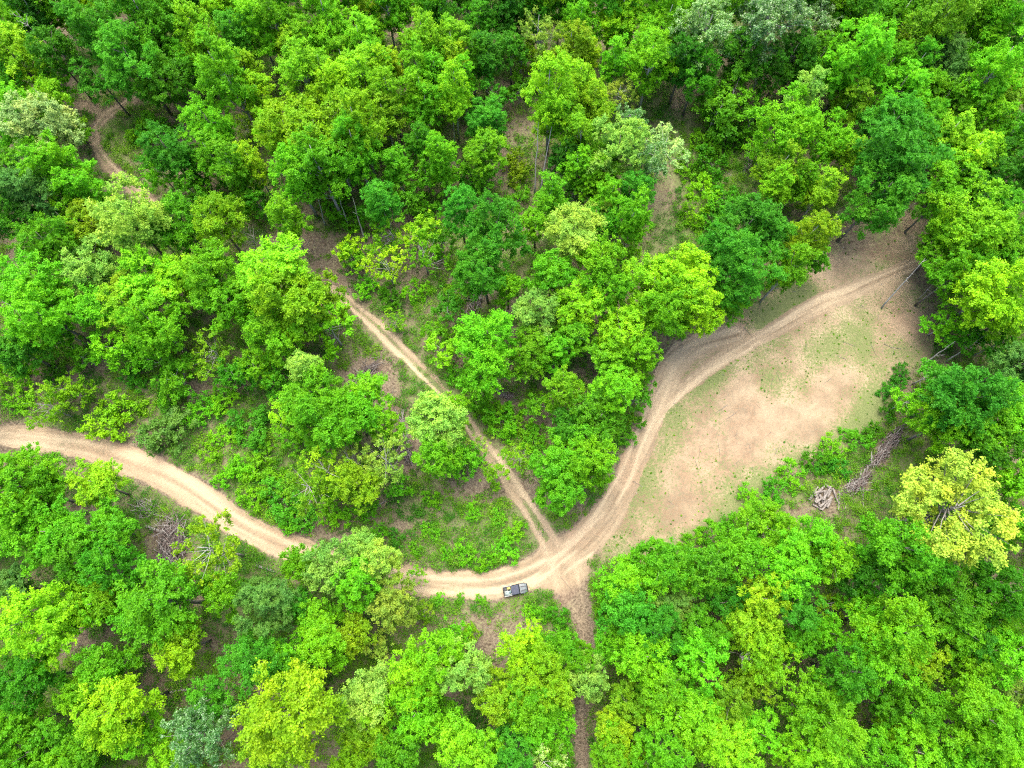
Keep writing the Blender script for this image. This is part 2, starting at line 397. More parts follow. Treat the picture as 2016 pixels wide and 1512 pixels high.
# ------------------------------------------------------------------ trees: prototypes
def leaves_mesh(name, C, CR, CV, n_per, leaf, rs, mat, flat=.75, elong=1.0, up=.55, low=-.35, twigs=0, out_=None):
    """leaf-sized faces round clump centres C (radius CR, tone CV)"""
    C = np.asarray(C); CR = np.asarray(CR); k = len(C)
    cnt = np.maximum(6, (n_per * (CR / CR.mean()) ** 2)).astype(int)
    ci = np.repeat(np.arange(k), cnt); n = len(ci)
    d = rs.normal(size=(n, 3)); d /= np.linalg.norm(d, axis=1, keepdims=True)
    if twigs:      # leaves sit along short twigs that fan out of the clump
        tdir = rs.normal(size=(k, twigs, 3)) + np.array([0, 0, .55]) + out_[:, None, :] * .8
        tdir /= np.linalg.norm(tdir, axis=2, keepdims=True); tl = .65 + .85 * rs.rand(k, twigs)
        w_ = rs.randint(0, twigs, n); td = tdir[ci, w_]
        f_ = (.12 + 1.0 * rs.rand(n) ** .8) * tl[ci, w_]
        p = C[ci] + (td * f_[:, None] + rs.normal(size=(n, 3)) * .2) * CR[ci][:, None] * np.array([1, 1, .85])
        d = td * .7 + d * .5; d /= np.linalg.norm(d, axis=1, keepdims=True)
    else:
        d[:, 2] = np.where(d[:, 2] < low, -d[:, 2], d[:, 2])
        rad = CR[ci] * (0.45 + 0.6 * rs.rand(n) ** .7)
        p = C[ci] + d * rad[:, None] * np.array([1, 1, flat])
    nrm = d * .55 + np.array([0, 0, up]) + rs.normal(size=(n, 3)) * .42
    nrm /= np.linalg.norm(nrm, axis=1, keepdims=True)
    t = rs.normal(size=(n, 3)) + d * .8; t -= nrm * (t * nrm).sum(1, keepdims=True); t /= np.linalg.norm(t, axis=1, keepdims=True)
    b = np.cross(nrm, t)
    L = leaf * (0.65 + .8 * rs.rand(n)) * elong; Wd = leaf * (0.32 + .22 * rs.rand(n)) / elong ** .5
    bend = nrm * (Wd * .35)[:, None]
    q = np.stack([p - t * (L * .5)[:, None], p + b * Wd[:, None] * .95 - bend, p + t * (L * .55)[:, None] - bend * .6, p - b * Wd[:, None] * .95 - bend], 1)
    Vv = q.reshape(-1, 3); Qq = np.arange(n * 4).reshape(n, 4)
    v = np.clip(CV[ci] * .6 + rs.rand(n) * .45 - .02, 0, 1)
    return mesh_np(name, Vv, Qq, attrs={'v': np.repeat(v, 4)}, mat=mat)

def make_proto(seed, Rr, h, semi, nclump, cr, n_per, leaf, shape='round', nlimb=14, trunk_r=.22, elong=1.0, mat=None, bark=None, low_cut=-.55, stems=1, shell=.55, per_bough=6.0):
    rs = np.random.RandomState(seed); rr = random.Random(seed)
    zc = h - semi; C = []; nz = Noise2(seed + 500)
    # boughs on an uneven shell, leaf clumps on the upper side of every bough
    nb = max(5, int(round(nclump / per_bough))); B = []; tries = 0
    br0 = Rr * (1.75 / math.sqrt(nb)) * (semi / Rr) ** .33
    while len(B) < nb and tries < 4000:
        tries += 1
        z = rr.uniform(low_cut, .92); a = rr.uniform(0, 6.283); sx = math.sqrt(max(0, 1 - z * z))
        if shape == 'tall': sx *= (1.0 - .45 * z) if z > -.2 else 1.05 + (z + .2) * .6
        if shape == 'flat': sx = min(1.0, sx * 1.18)
        rho = rr.uniform(shell, 1.0) if rr.random() < .8 else rr.uniform(.1, shell)
        rho *= .86
        p = (Rr * sx * rho * math.cos(a), Rr * sx * rho * math.sin(a), zc + semi * z * (rho if z > 0 else .95))
        md = br0 * (.95 if tries < 2500 else .7)
        if any((p[0] - q[0]) ** 2 + (p[1] - q[1]) ** 2 + (p[2] - q[2]) ** 2 < md * md for q in B): continue
        B.append(p)
    BV = []
    for bi, p in enumerate(B):
        rb = br0 * rr.uniform(.6, 1.15); bv = rr.random(); got = []; tries = 0
        want = max(3, int(round(per_bough * (rb / br0) ** 2 * rr.uniform(.8, 1.2))))
        while len(got) < want and tries < 200:
            tries += 1
            d = Vector((rr.gauss(0, 1), rr.gauss(0, 1), rr.gauss(.35, .9))).normalized() * rb * rr.uniform(.5, 1.0)
            q = (p[0] + d.x, p[1] + d.y, p[2] + d.z * .8)
            if any((q[0] - g_[0]) ** 2 + (q[1] - g_[1]) ** 2 + (q[2] - g_[2]) ** 2 < (cr * .72) ** 2 for g_ in got): continue
            got.append(q); C.append(q); BV.append(bv)
    C = np.array(C); k = len(C)
    CR = cr * (.7 + .6 * rs.rand(k)); CV = np.clip(.55 * np.array(BV) + .45 * rs.rand(k), 0, 1)
    crown = leaves_mesh('crown', C, CR, CV, n_per, leaf, rs, mat or M_leaf, elong=elong, twigs=7, out_=np.stack([C[:, 0] / Rr, C[:, 1] / Rr, (C[:, 2] - zc) / semi], -1))
    mb = MB(); wob = [(rr.uniform(-.25, .25), rr.uniform(-.25, .25)) for _ in range(5)]
    for sidx in range(stems):
        ox, oy = (0, 0) if stems == 1 else (math.cos(sidx * 2.4) * trunk_r * 1.5, math.sin(sidx * 2.4) * trunk_r * 1.5)
        lean = (0, 0) if stems == 1 else (math.cos(sidx * 2.4) * Rr * .35, math.sin(sidx * 2.4) * Rr * .35)
        pts = [(ox + (wob[i][0] + lean[0]) * i / 4, oy + (wob[i][1] + lean[1]) * i / 4, -.25 + (zc + semi * .55 + .25) * i / 4) for i in range(5)]
        mb.tube(pts, [trunk_r * (1.25, .95, .8, .55, .2)[i] / stems ** .4 for i in range(5)], 7)
    order = list(range(k)); rr.shuffle(order)
    for j in order[:nlimb]:
        c = C[j]; z0 = max(h * .25, min(zc + semi * .5, c[2] - semi * rr.uniform(.35, .8)))
        f = z0 / (zc + semi * .55); bx, by = wob[2][0] * f, wob[2][1] * f
        mid = (bx + (c[0] - bx) * .5, by + (c[1] - by) * .5, z0 + (c[2] - z0) * .38)
        mb.tube([(bx, by, z0), mid, tuple(c)], [trunk_r * .30, trunk_r * .17, trunk_r * .05], 5, cap=False)
    tr = mesh_np('trunk', mb.v, polys=mb.f, mat=bark or M_bark, smooth=True)
    return dict(crown=crown, trunk=tr, R=Rr, h=h, zc=zc)

PR = {}
def P(key, n, **kw):
    PR[key] = [make_proto(seed=abs(hash_(key)) % 9973 + 31 * i, **{a: (b(i) if callable(b) else b) for a, b in kw.items()}) for i in range(n)]
def hash_(s):
    h_ = 7
    for ch in s: h_ = (h_ * 131 + ord(ch)) % 1000003
    return h_
P('Lround', 5, Rr=5.2, h=19.5, semi=6.2, nclump=299, cr=0.69, n_per=114, leaf=0.242, nlimb=18, trunk_r=.27, per_bough=15)
P('Ltall', 4, Rr=4.4, h=24, semi=9.4, nclump=325, cr=0.66, n_per=110, leaf=0.231, shape='tall', nlimb=18, trunk_r=.27, bark=M_pale, per_bough=15)
P('Lfeather', 2, Rr=5.2, h=19, semi=6.2, nclump=280, cr=0.65, n_per=116, leaf=0.208, elong=1.7, nlimb=16, trunk_r=.25, per_bough=11)
P('Mround', 5, Rr=3.7, h=17, semi=5.2, nclump=203, cr=0.57, n_per=104, leaf=0.219, nlimb=14, trunk_r=.2, per_bough=15)
P('Mtall', 5, Rr=3.2, h=21.5, semi=8.4, nclump=300, cr=0.54, n_per=98, leaf=0.208, shape='tall', nlimb=14, trunk_r=.2, bark=M_pale, per_bough=15)
P('Mfeather', 3, Rr=3.7, h=16.5, semi=5.6, nclump=187, cr=0.55, n_per=102, leaf=0.190, elong=1.7, nlimb=14, trunk_r=.19, per_bough=11)
P('Mopen', 2, Rr=3.6, h=16, semi=4.6, nclump=120, cr=0.51, n_per=76, leaf=0.208, nlimb=30, trunk_r=.18, bark=M_pale, shell=.35, per_bough=15)
P('Lopen', 1, Rr=6.4, h=19, semi=5.2, nclump=300, cr=0.66, n_per=114, leaf=0.242, nlimb=48, trunk_r=.3, bark=M_dead, shell=.45, shape='flat', per_bough=15)
P('Lsilver', 1, Rr=5.2, h=19, semi=6, nclump=312, cr=0.60, n_per=92, leaf=0.208, elong=1.3, nlimb=26, trunk_r=.27, bark=M_pale, mat=M_leaf_gloss, per_bough=15)
P('Msilver', 2, Rr=3.7, h=17, semi=5, nclump=182, cr=0.51, n_per=88, leaf=0.196, elong=1.3, nlimb=20, trunk_r=.2, bark=M_pale, mat=M_leaf_gloss, stems=2, per_bough=15)
P('Smalltree', 4, Rr=2.1, h=6.5, semi=2.6, nclump=88, cr=0.37, n_per=64, leaf=0.173, nlimb=14, trunk_r=.09, bark=M_pale, shell=.3, per_bough=15)
P('Sthin', 2, Rr=2.2, h=7.5, semi=3.2, nclump=68, cr=0.30, n_per=46, leaf=0.156, nlimb=22, trunk_r=.08, bark=M_pale, shell=.2, per_bough=15)
P('Bush', 4, Rr=1.9, h=2.3, semi=1.5, nclump=83, cr=0.36, n_per=66, leaf=0.161, nlimb=10, trunk_r=.05, low_cut=-.4, shell=.3, shape='flat', per_bough=15)

CLS = {  # colour word, leaf colour (kept near real leaf albedo; exposure does the rest)
    'L': ('lime green', (0.18, 0.4, 0.009)), 'G': ('mid green', (0.068, 0.25, 0.007)), 'D': ('dark green', (0.04, 0.17, 0.007)),
    'E': ('emerald green', (0.058, 0.25, 0.012)), 'Y': ('yellow', (0.3, 0.43, 0.05)), 'B': ('grey green', (0.105, 0.25, 0.038)),
    'P': ('pale green', (0.225, 0.375, 0.045)), 'C': ('cream blossomed', (0.33, 0.41, 0.11)), 'O': ('olive', (0.15, 0.3, 0.009)), 'M': ('fresh green', (0.12, 0.355, 0.008)),
    'Z': ('yellow green', (0.205, 0.39, 0.011)),
}
# crown middle in the photo (x, y), crown radius in photo pixels, colour, form: r round, t tall, f feathery, o open, g silvery, s small tree, n thin sapling, b bush
TREES = """
200 50 52 E f|262 120 55 E f|200 160 34 E f|125 48 27 Z s|278 38 58 G t|395 72 45 L t|432 14 35 L t|500 45 45 M t|468 80 35 E t|450 150 55 M t|590 150 58 L t|640 40 48 L t|568 92 28 Z t|322 165 48 G f
25 108 48 Z r|15 158 32 G r|78 150 26 L s|106 172 30 M s|25 222 48 M r|92 196 34 L r|80 258 54 C r|142 254 26 M s|102 318 50 M f|158 368 44 M f|66 372 54 B f|14 340 36 G r|20 422 45 D r
415 246 44 M f|335 292 46 E f|312 335 30 M s|476 240 20 Z n|566 256 54 L r|622 272 66 L r|632 335 60 M t|496 322 30 Z t|580 342 50 M t|642 202 42 L t|512 192 40 L t
252 438 56 P r|188 446 42 O r|346 432 48 M r|430 442 44 L r|562 432 36 L t|85 478 45 G f|130 436 36 M f|382 335 30 E s
706 78 45 L t|760 16 40 M t|832 66 48 L t|890 98 48 L t|722 22 30 Z t|872 22 38 G t|940 46 40 G t|955 112 36 D t|1006 98 30 E f|1104 12 38 D t|1066 56 32 P o|1122 96 44 Z t|1146 42 38 M t|1222 30 48 L t|1306 46 50 M t
712 146 55 L t|768 132 28 Z t|820 132 32 L t|826 182 36 M t|892 184 36 L t|1026 124 26 L s|1056 108 26 Z s|1086 192 56 L t|1112 226 44 L t|1146 164 32 Z t|1172 200 32 Z t|1218 180 26 P o|1210 124 32 M t|1282 126 48 M t
706 242 54 L t|760 236 40 Z t|782 322 32 M t|702 298 48 M t|832 216 40 M t|868 302 30 M t|952 232 38 E f|950 296 36 M f|826 276 30 G t|746 388 38 E t
1166 228 40 L t|1150 272 38 L t|1136 336 34 M t|1240 240 26 B g|1222 290 48 P r|1190 332 40 M r|1312 290 36 C o|1276 318 34 B g|1256 374 40 E t|1250 422 38 M t|1080 396 36 M t|1106 312 30 D t
906 412 34 E r|972 450 50 E r|1056 440 30 M r|1130 460 52 P r|1172 420 26 P r|1232 486 30 L s|770 466 38 M n|822 460 32 L s|686 492 25 L s
1390 60 60 B g|1512 38 66 B g|1596 52 46 B g|1696 28 50 G t|1760 36 42 M t|1850 40 54 O t|1978 28 48 M t|1926 48 38 M t|1680 80 44 M f|1696 110 56 M f|1776 96 30 Z r|1836 122 48 B f|1866 168 34 B f|1964 76 30 L t|1906 142 26 B s|1960 148 50 M t|2004 192 32 O r
1592 192 34 P t|1682 200 36 Z t|1512 200 18 P n|1542 246 52 M r|1622 272 40 M r|1762 186 48 M f|1812 192 42 M f|1746 258 56 E f|1778 322 72 E f|1730 388 58 E f|1676 312 34 L r|1870 266 44 Z t|1910 302 48 L t|1950 246 42 M t|1880 352 46 M r
1526 330 40 O t|1582 352 32 M t|1534 372 30 L t|1620 376 36 Z t|1592 462 46 Z t|1466 446 58 E f|1506 476 40 E f|1432 486 40 E f|1998 332 50 D f|1978 392 34 G f|1912 444 62 L r|1862 486 44 M f|1962 470 46 M r|1440 196 40 M s|1410 222 36 G s|1496 146 34 G s
50 556 58 M r|172 530 46 P r|286 546 54 L r|350 548 48 L r|536 556 66 L r|416 536 48 M r|566 592 58 L r|260 612 46 Z r|302 642 48 M r|450 596 48 M r|546 660 48 M r|86 616 54 M r|190 602 40 M r|236 688 34 M s|20 682 40 E r|52 696 30 M s
640 585 40 O s|652 650 44 M s|422 696 40 O n|350 746 34 M s|336 782 30 G b|400 800 30 M b|606 722 36 P t|616 772 58 M r|636 822 56 M r|562 810 30 L s|136 768 29 L s|92 800 36 Z n|226 815 40 L b|330 855 42 B b|494 845 36 E b
50 930 58 M r|182 956 42 Z r|60 972 50 G r|604 950 42 O o|560 990 40 E b|640 930 44 Z o
762 526 36 Z n|832 500 36 M n|880 606 28 E s|872 690 28 L s|780 626 20 L n|690 505 24 M s
956 536 48 E r|1000 566 26 M r|1060 620 44 P r|1140 612 48 L r|1206 566 44 M r|1090 536 40 M r|966 666 54 M r|1126 666 36 M r|1218 656 46 L r|1040 692 44 M r|1096 702 32 M r|960 730 44 M r|1200 702 40 M r|1292 568 54 L r|1306 616 48 M r|1256 706 36 M r|1106 764 34 L r|1206 772 42 M r|1172 822 44 G r|1190 520 40 L r
716 782 40 M f|692 822 44 M r|756 846 34 L r|858 842 54 P r|892 816 30 L r|766 906 40 P o|692 908 36 P o|856 902 40 M r|906 902 34 M s|702 952 40 O r|976 938 24 L s|938 882 22 P n
1122 890 48 M r|1090 926 44 M r|1166 912 48 M r|1106 966 40 M r|1022 906 30 L n|985 832 30 M b
1354 556 54 L r|1376 610 40 L r|1466 540 62 E f|1446 590 30 M f|1550 532 40 M t|1612 506 24 M t|1946 580 62 L r|1980 632 44 L r|1880 546 40 M f|1860 640 30 M s|1996 722 46 B f|1896 776 64 E r|1860 840 52 M r|1926 840 50 M r|1782 792 30 M s|1832 738 30 E s
1885 1012 104 Y O|1995 940 42 M r
60 1050 66 M r|112 1050 50 M r|194 1044 58 M r|20 1010 48 M r|150 1090 58 G r|236 1116 46 G r|85 1215 74 L r|152 1200 50 M r|192 1180 40 L r|320 1190 80 M r|350 1272 48 L r|270 1212 48 M r|410 1086 56 Z o|440 1172 42 M r
520 1190 60 B f|505 1290 58 E r|30 1160 40 B r|60 1340 60 G r|200 1310 50 M r|150 1376 36 M r|240 1390 72 L r|400 1440 64 B g|416 1372 40 E f|570 1400 94 Z r|530 1482 50 Z r|25 1430 45 M r|82 1470 62 M r|170 1470 45 G r|276 1456 42 M r
645 1120 50 P r|590 1105 35 M r|625 1215 40 M r|635 1270 50 M r|590 1190 30 E r
705 1082 36 P r|746 1106 40 P r|706 1140 48 M r|770 1196 44 P r|815 1130 20 L n|832 1206 22 O s|692 1250 36 Z r|742 1268 26 Y s
886 1264 36 M s|922 1250 18 L s|848 1292 50 M r|812 1330 48 L r|918 1316 50 P r|986 1366 44 Z r|1034 1276 44 L r|1066 1316 58 L r|1088 1356 45 Z r|1102 1286 36 M r|715 1368 54 Y r|756 1392 42 Z r|732 1430 44 Z r|822 1392 46 M r
905 1450 50 L r|956 1480 46 L r|996 1474 44 E r|1040 1390 50 M r|1056 1436 40 M r|1066 1500 40 P g|790 1476 50 G r|690 1500 40 L r|872 1408 40 G r|1160 1330 42 P r|1146 1298 30 M r
1206 1165 36 M s|1256 1140 58 M r|1306 1118 50 M r|1240 1208 48 E r|1290 1240 56 E f|1212 1268 42 M r|1272 1290 50 M r|1320 1190 46 B f|1238 1380 38 Z r|1208 1430 34 Z r|1212 1452 30 L r|1306 1358 50 M r|1322 1408 50 L r|1306 1476 50 M r|1290 1332 40 G r|1232 1502 36 L r
1502 1046 52 M r|1576 1070 62 M r|1636 1092 48 M r|1460 1090 50 M r|1396 1118 50 G r|1350 1136 40 M r|1550 1126 50 M r|1570 1186 50 E f|1494 1168 44 Z r|1478 1226 54 Z r|1504 1276 54 L r|1484 1340 36 O r|1384 1300 46 M r|1378 1236 46 G r|1428 1190 36 D r
1745 1076 74 G r|1806 1116 60 G r|1710 1116 50 D r|1860 1176 64 G r|1878 1226 50 M r|1694 1196 36 M r|1760 1226 72 M r|1744 1286 64 M r|1824 1296 38 Z r|1678 1326 50 G r|1634 1248 30 M r|1570 1258 36 G r|1628 1190 30 O n|1960 1160 60 G r|1960 1216 54 M r|1978 1290 60 M r|1928 1258 40 D r|1910 1326 36 M r|1988 1360 30 Y s
1610 1408 70 M r|1638 1442 60 L r|1578 1480 44 M r|1744 1396 36 G r|1810 1386 46 G r|1910 1408 74 M r|1960 1450 60 M r|1794 1478 50 M r|1738 1476 40 M r|1760 1440 26 L r|1428 1458 60 L r|1378 1440 50 L r|1494 1450 40 M r|1428 1386 40 O r|1364 1390 46 M r|1456 1502 42 L r
60 30 44 D t|20 55 40 M r|98 100 34 D r|352 20 44 G t|386 122 40 G f|330 78 40 G t|285 268 22 M b|300 250 28 G b|420 304 42 M t|455 335 38 M t|385 382 28 G s|470 400 28 M s|430 380 26 G b|505 396 28 G s
540 40 40 M t|604 86 40 L t|682 122 40 M t|668 175 36 L t|748 122 36 M t|772 192 36 L t|862 142 36 M t|930 112 38 G t|912 156 28 M t|1002 26 34 D t|1052 18 34 G t|1022 180 24 G s|976 190 28 E s
840 345 28 M s|872 352 24 M s|800 384 28 G s|930 352 24 G b|902 332 22 M s|962 342 26 G s|1012 402 24 M b|1022 335 24 O b|832 412 24 M b|1202 392 34 M t|1192 440 28 G r|1132 382 26 D s|1162 362 28 M t|660 410 24 M b|735 420 26 G s|700 440 22 M b
1346 118 44 D f|1372 150 38 G f|1450 108 38 D r|1552 110 42 D f|1602 122 44 G f|1642 152 34 G f|1560 162 32 D s|1462 250 30 G b|1430 272 30 G b|1482 232 28 G s|1502 302 28 M s|1392 292 26 M b|1402 332 30 G b|1382 372 28 M b|1422 392 30 G b|1372 422 26 M b|1404 440 24 G b|1352 330 20 M b
1802 142 38 G t|1742 142 40 M f|1902 102 38 M t|1992 102 40 G t|1842 88 38 M t|1832 252 42 G f|1852 204 38 M f|1922 204 42 M t|1992 262 42 M t|1842 402 40 G f|1922 372 34 D f|1932 522 42 M r|1992 522 48 M r|1902 662 28 G s|1952 682 32 G s|1992 790 42 M r|1992 852 42 M r|1962 884 42 D r
120 670 34 M s|162 704 26 G s|282 702 28 M s|322 712 26 G s|262 742 22 G b|462 742 30 G s|442 782 26 M b|502 722 32 M s|542 742 28 G s|452 852 24 M b|412 890 24 G b|20 742 28 M b|42 790 26 M b|112 732 22 G b|470 922 28 G b|500 930 26 M b|524 902 26 G b|442 944 24 G b|502 982 28 G b|542 952 32 M b|585 862 26 M s|664 962 28 M s|722 1002 26 M b|652 1012 28 M b|602 1022 28 E b|572 1032 24 G b
790 960 22 M s|852 982 20 G b|782 1060 17 E b|852 1045 20 G b|920 1092 22 M b|990 1082 24 M b|1012 1052 20 M b|982 1022 20 G b|932 1012 16 M b|880 1092 16 G b|958 1102 18 M b|820 1082 16 G b|745 1045 18 M b
860 652 20 M s|822 572 22 M b|772 592 22 G b|722 562 20 M b|902 742 24 M b|940 782 26 G s|962 812 24 M b|1032 842 24 G b|1052 872 24 G b|1062 802 26 M s|1122 832 34 D r|930 662 28 G r|1252 782 30 G s|1242 832 20 G b|1226 862 18 G b|900 575 20 M b|870 480 24 G s|850 440 20 M b
1102 1212 20 G b|1100 1246 18 M b|1042 1206 16 M b|1070 1210 17 M b|906 1182 12 G b|862 1182 12 M b|1196 1202 20 G b|945 1182 10 M b
1482 986 24 M b|1522 962 26 G b|1562 936 26 M b|1602 914 26 G b|1642 890 24 M b|1682 868 24 G b|1652 922 20 E b|1622 912 20 E b|1440 1040 28 M b|1402 1060 28 G b|1362 1080 26 M b|1310 1100 22 G b|1718 850 20 G b|1756 770 20 D b|1772 740 17 D b|1746 812 17 D b
30 -32 44 G t|104 -17 48 M t|178 -24 52 L t|252 -31 47 M t|326 -16 51 G t|400 -23 46 D t|474 -30 50 L t|548 -15 45 M t|622 -22 49 G t|696 -29 44 M t|770 -14 48 L t|844 -21 52 M t|918 -28 47 G t|992 -13 51 D t|1066 -20 46 L t|1140 -27 50 M t|1214 -12 45 G t|1288 -19 49 M t|1362 -26 44 L t|1436 -11 48 M t|1510 -18 52 G t|1584 -25 47 D t|1658 -32 51 L t|1732 -17 46 M t|1806 -24 50 G t|1880 -31 45 M t|1954 -16 49 L t
1900 1500 46 M r|1992 1508 46 M r|1850 1508 38 G r|10 1508 44 M r|130 1510 40 M r|330 1500 44 M r|2010 1030 40 M r|2012 720 36 B f|2006 1430 40 G r|1660 1500 38 G r|560 1300 40 M r|590 1330 36 G r
1895 1000 44 G s|1845 1020 34 D s|1940 1010 36 G s|1900 1060 36 D s
1102 1424 34 M r|1196 1486 34 L r|1098 1480 30 G r
"""
FORM = {'r': 'round', 't': 'tall', 'f': 'feather', 'o': 'open', 'g': 'silver'}
NAMES = {'t': ('tall_tree', 'tree', 'tall slender trees of the upper wood'), 's': ('young_tree', 'young tree', 'young trees in the gaps and along the edges'), 'n': ('sapling', 'sapling', 'thin saplings in the gaps'), 'b': ('shrub', 'shrub', 'shrubs beside the dirt roads')}
things = []
def place(px, py, rp, cls, form):
    rj = random.Random(int(px * 7 + py * 13))
    col = CLS[cls][1]
    # size from the pixels, then prototype by size
    Rm = rp * 100 / F
    for _ in range(4):
        if form == 's': key = 'Smalltree'
        elif form == 'n': key = 'Sthin'
        elif form == 'b': key = 'Bush'
        elif form == 'O': key = 'Lopen'
        else:
            size = 'L' if Rm > 4.2 else 'M'
            fm = FORM[form]
            if fm == 'open': size = 'M'
            key = size + fm
        pl = PR[key]; p = pl[int(px * 3 + py * 5) % len(pl)]
        s = Rm / p['R'] * (.80 if form == 't' else 1)
        k = rj.uniform(.9, 1.2)
        if form not in 'snb': k = max(k, min(1.4, 14.0 / (p['h'] * s)))      # the wood keeps its height
        if form in 'sn': k = max(k, min(1.5, 5.0 / (p['h'] * s)))
        zc = p['zc'] * s * k
        x, y, t = at(px, py, zc); Rm = rp * (1.12 - .11 * min(1, max(0, (py - 600) / 450))) * t / F
    return p, x, y, s, k, key
count = 0
def add_tree(px, py, rp, cls, form):
    p, x, y, s, k, key = place(px, py, rp, cls, form)
    rj = random.Random(int(px * 17 + py * 29))
    nm, noun, grp = NAMES.get(form, ('broadleaf_tree', 'tree', 'broadleaf trees of the wood'))
    e = empty(nm, (x, y, ground_z(x, y)), rj.uniform(0, 6.28))
    e.scale = (s, s, s * k)
    if form not in 'bsn': e.rotation_euler.x = rj.uniform(-.05, .05); e.rotation_euler.y = rj.uniform(-.05, .05)
    f = rj.uniform(.78, 1.2); w = rj.uniform(-.16, .16)
    c = CLS[cls][1]; c = (max(.004, c[0] * f * (1 + w)), c[1] * f, c[2] * f * (1 - w))
    tr = obj('trunk', p['trunk'], e); cr = obj('crown', p['crown'], e); cr.color = (*c, 1)
    things.append(dict(o=e, px=px, py=py, r=rp, cls=cls, form=form, noun=noun, grp=grp, cat=('shrub' if form == 'b' else 'tree')))
    return e
for row in TREES.strip().split('\n'):
    for it in row.split('|'):
        a = it.split()
        if a[4] == 'b' and a[3] == 'G' and float(a[1]) > 830 and float(a[0]) < 1050: a[3] = 'M'; a[2] = float(a[2]) * .85
        add_tree(float(a[0]), float(a[1]), float(a[2]), a[3], a[4])
# slender neighbours squeezed in between the larger crowns of the upper wood
for t in list(things):
    rj = random.Random(int(t['px'] * 5 + t['py'] * 3))
    if (t['form'] == 't' and t['r'] >= 44 and t['py'] < 340 and t['py'] > 0) or (t['form'] == 'r' and t['r'] >= 54 and t['py'] < 700 and t['px'] < 640):
        a = rj.uniform(0, 6.28); t['r'] *= .94
        add_tree(t['px'] + math.cos(a) * t['r'] * .8, t['py'] + math.sin(a) * t['r'] * .7, t['r'] * rj.uniform(.55, .7), rj.choice([t['cls'], 'L', 'M', 'Z', 'M']), 't')
# ------------------------------------------------------------------ ground cover (nobody could count it)
def scatter(n, weight, rs, ymax=150):
    """n points over the seen ground, kept in proportion to weight(x, y)"""
    px = rs.uniform(-60, 2076, n * 6); py = rs.uniform(-60, 1572, n * 6)
    u = (px - 1008) / F; v = (756 - py) / F; dy = v * CT + ST; dz = v * ST - CT; t = H / -dz
    x, y = u * t, dy * t
    keep = rs.rand(len(x)) < weight(x, y) * np.clip((t / 150) ** 2, .3, 1.2)
    return x[keep][:n], y[keep][:n]
rs = np.random.RandomState(5)
hard_all = np.clip(sum(kinds[k] for k in ('dirt_road',)) + .95 * kinds['dirt_spur'] + .9 * kinds['forest_path'] + .75 * kinds['two_track_trail'] + .5 * kinds['overgrown_track'], 0, 1)
weed = np.clip(grass + (N2.fbm(GX * .55, GY * .55, 3) - .5) * .9, 0, 1) * (1 - hard_all) * (1 - in_clear)
x, y = scatter(46000, lambda a, b: sstep(.15, .55, gval(weed, a, b)), rs)
z = gval(GZ, x, y); n = len(x)
hgt = .25 + 1.7 * rs.rand(n) ** 2.2 * gval(sstep(.3, .8, weed), x, y)
C = np.stack([x, y, z + hgt * .6], -1)
hue = np.clip(.5 + (N1.fbm(x * .16 + 3, y * .16) - .5) * 2.0 + rs.normal(size=n) * .22, 0, 1)
def weeds(name, C, hue, cr, n_per, leaf, rs, flat, elong=1.0):
    me = leaves_mesh(name, C, cr, rs.rand(len(C)), n_per, leaf, rs, M_weed, flat=flat, elong=elong, low=-.1)
    cnt = np.maximum(6, (n_per * (cr / cr.mean()) ** 2)).astype(int)
    h = np.repeat(np.repeat(hue, cnt), 4)
    at_ = me.attributes.new('hue', 'FLOAT', 'POINT'); at_.data.foreach_set('value', h.astype(np.float32))
    return me
tag(obj('undergrowth', weeds('undergrowth', C, hue, .32 + .45 * rs.rand(n) + .25 * hgt, 26, .2, rs, .7)), 'low leafy green undergrowth in patches over the forest floor', 'undergrowth', kind='stuff')
# tufts of short grass on the clearing and the verges
tuftw = np.clip(grass * .9 + .42 * in_clear + .25 * kinds['two_track_trail'] + (N3.fbm(GX * .9, GY * .9, 3) - .5) * 1.3, 0, 1) * (1 - np.clip(kinds['dirt_road'] * 1.2, 0, 1)) * np.clip(in_clear + .12 + kinds['two_track_trail'] * .6, 0, 1)
x, y = scatter(3000, lambda a, b: sstep(.6, 1.0, gval(tuftw, a, b)), rs)
z = gval(GZ, x, y); n = len(x)
C = np.stack([x, y, z + .08], -1)
tag(obj('grass_tufts', weeds('grass_tufts', C, np.clip(rs.normal(.6, .25, n), 0, 1), .07 + .15 * rs.rand(n) ** 1.5, 6, .15, rs, .6, 1.6)), 'small dark green grass tufts dotted over the clearing', 'grass', kind='stuff')
# twigs and dead sticks
tw = np.clip(1 - weed * 1.2, 0, 1) * (1 - hard_all) * (1 - in_clear * .96)
x, y = scatter(4200, lambda a, b: gval(tw, a, b), rs)
n = len(x); z = gval(GZ, x, y) + .08
ang = rs.rand(n) * 6.283; Ln = .5 + 2.6 * rs.rand(n) ** 2; wd = .018 + .03 * rs.rand(n)
d = np.stack([np.cos(ang), np.sin(ang), rs.normal(size=n) * .05], -1); s_ = np.stack([-np.sin(ang), np.cos(ang), np.zeros(n)], -1); c_ = np.stack([x, y, z], -1)
up_ = np.array([0, 0, 1.0])
ring_ = lambda o, k: [o + s_ * (wd * k)[:, None], o + up_ * (wd * k * 1.4)[:, None], o - s_ * (wd * k)[:, None]]
pts = ring_(c_ - d * (Ln / 2)[:, None], 1) + ring_(c_ + d * (Ln / 2)[:, None], .5)
Vt = np.stack(pts, 1).reshape(-1, 3); o6 = np.arange(n)[:, None] * 6
Qt = np.concatenate([o6 + np.array([0, 1, 4, 3]), o6 + np.array([1, 2, 5, 4]), o6 + np.array([2, 0, 3, 5])])
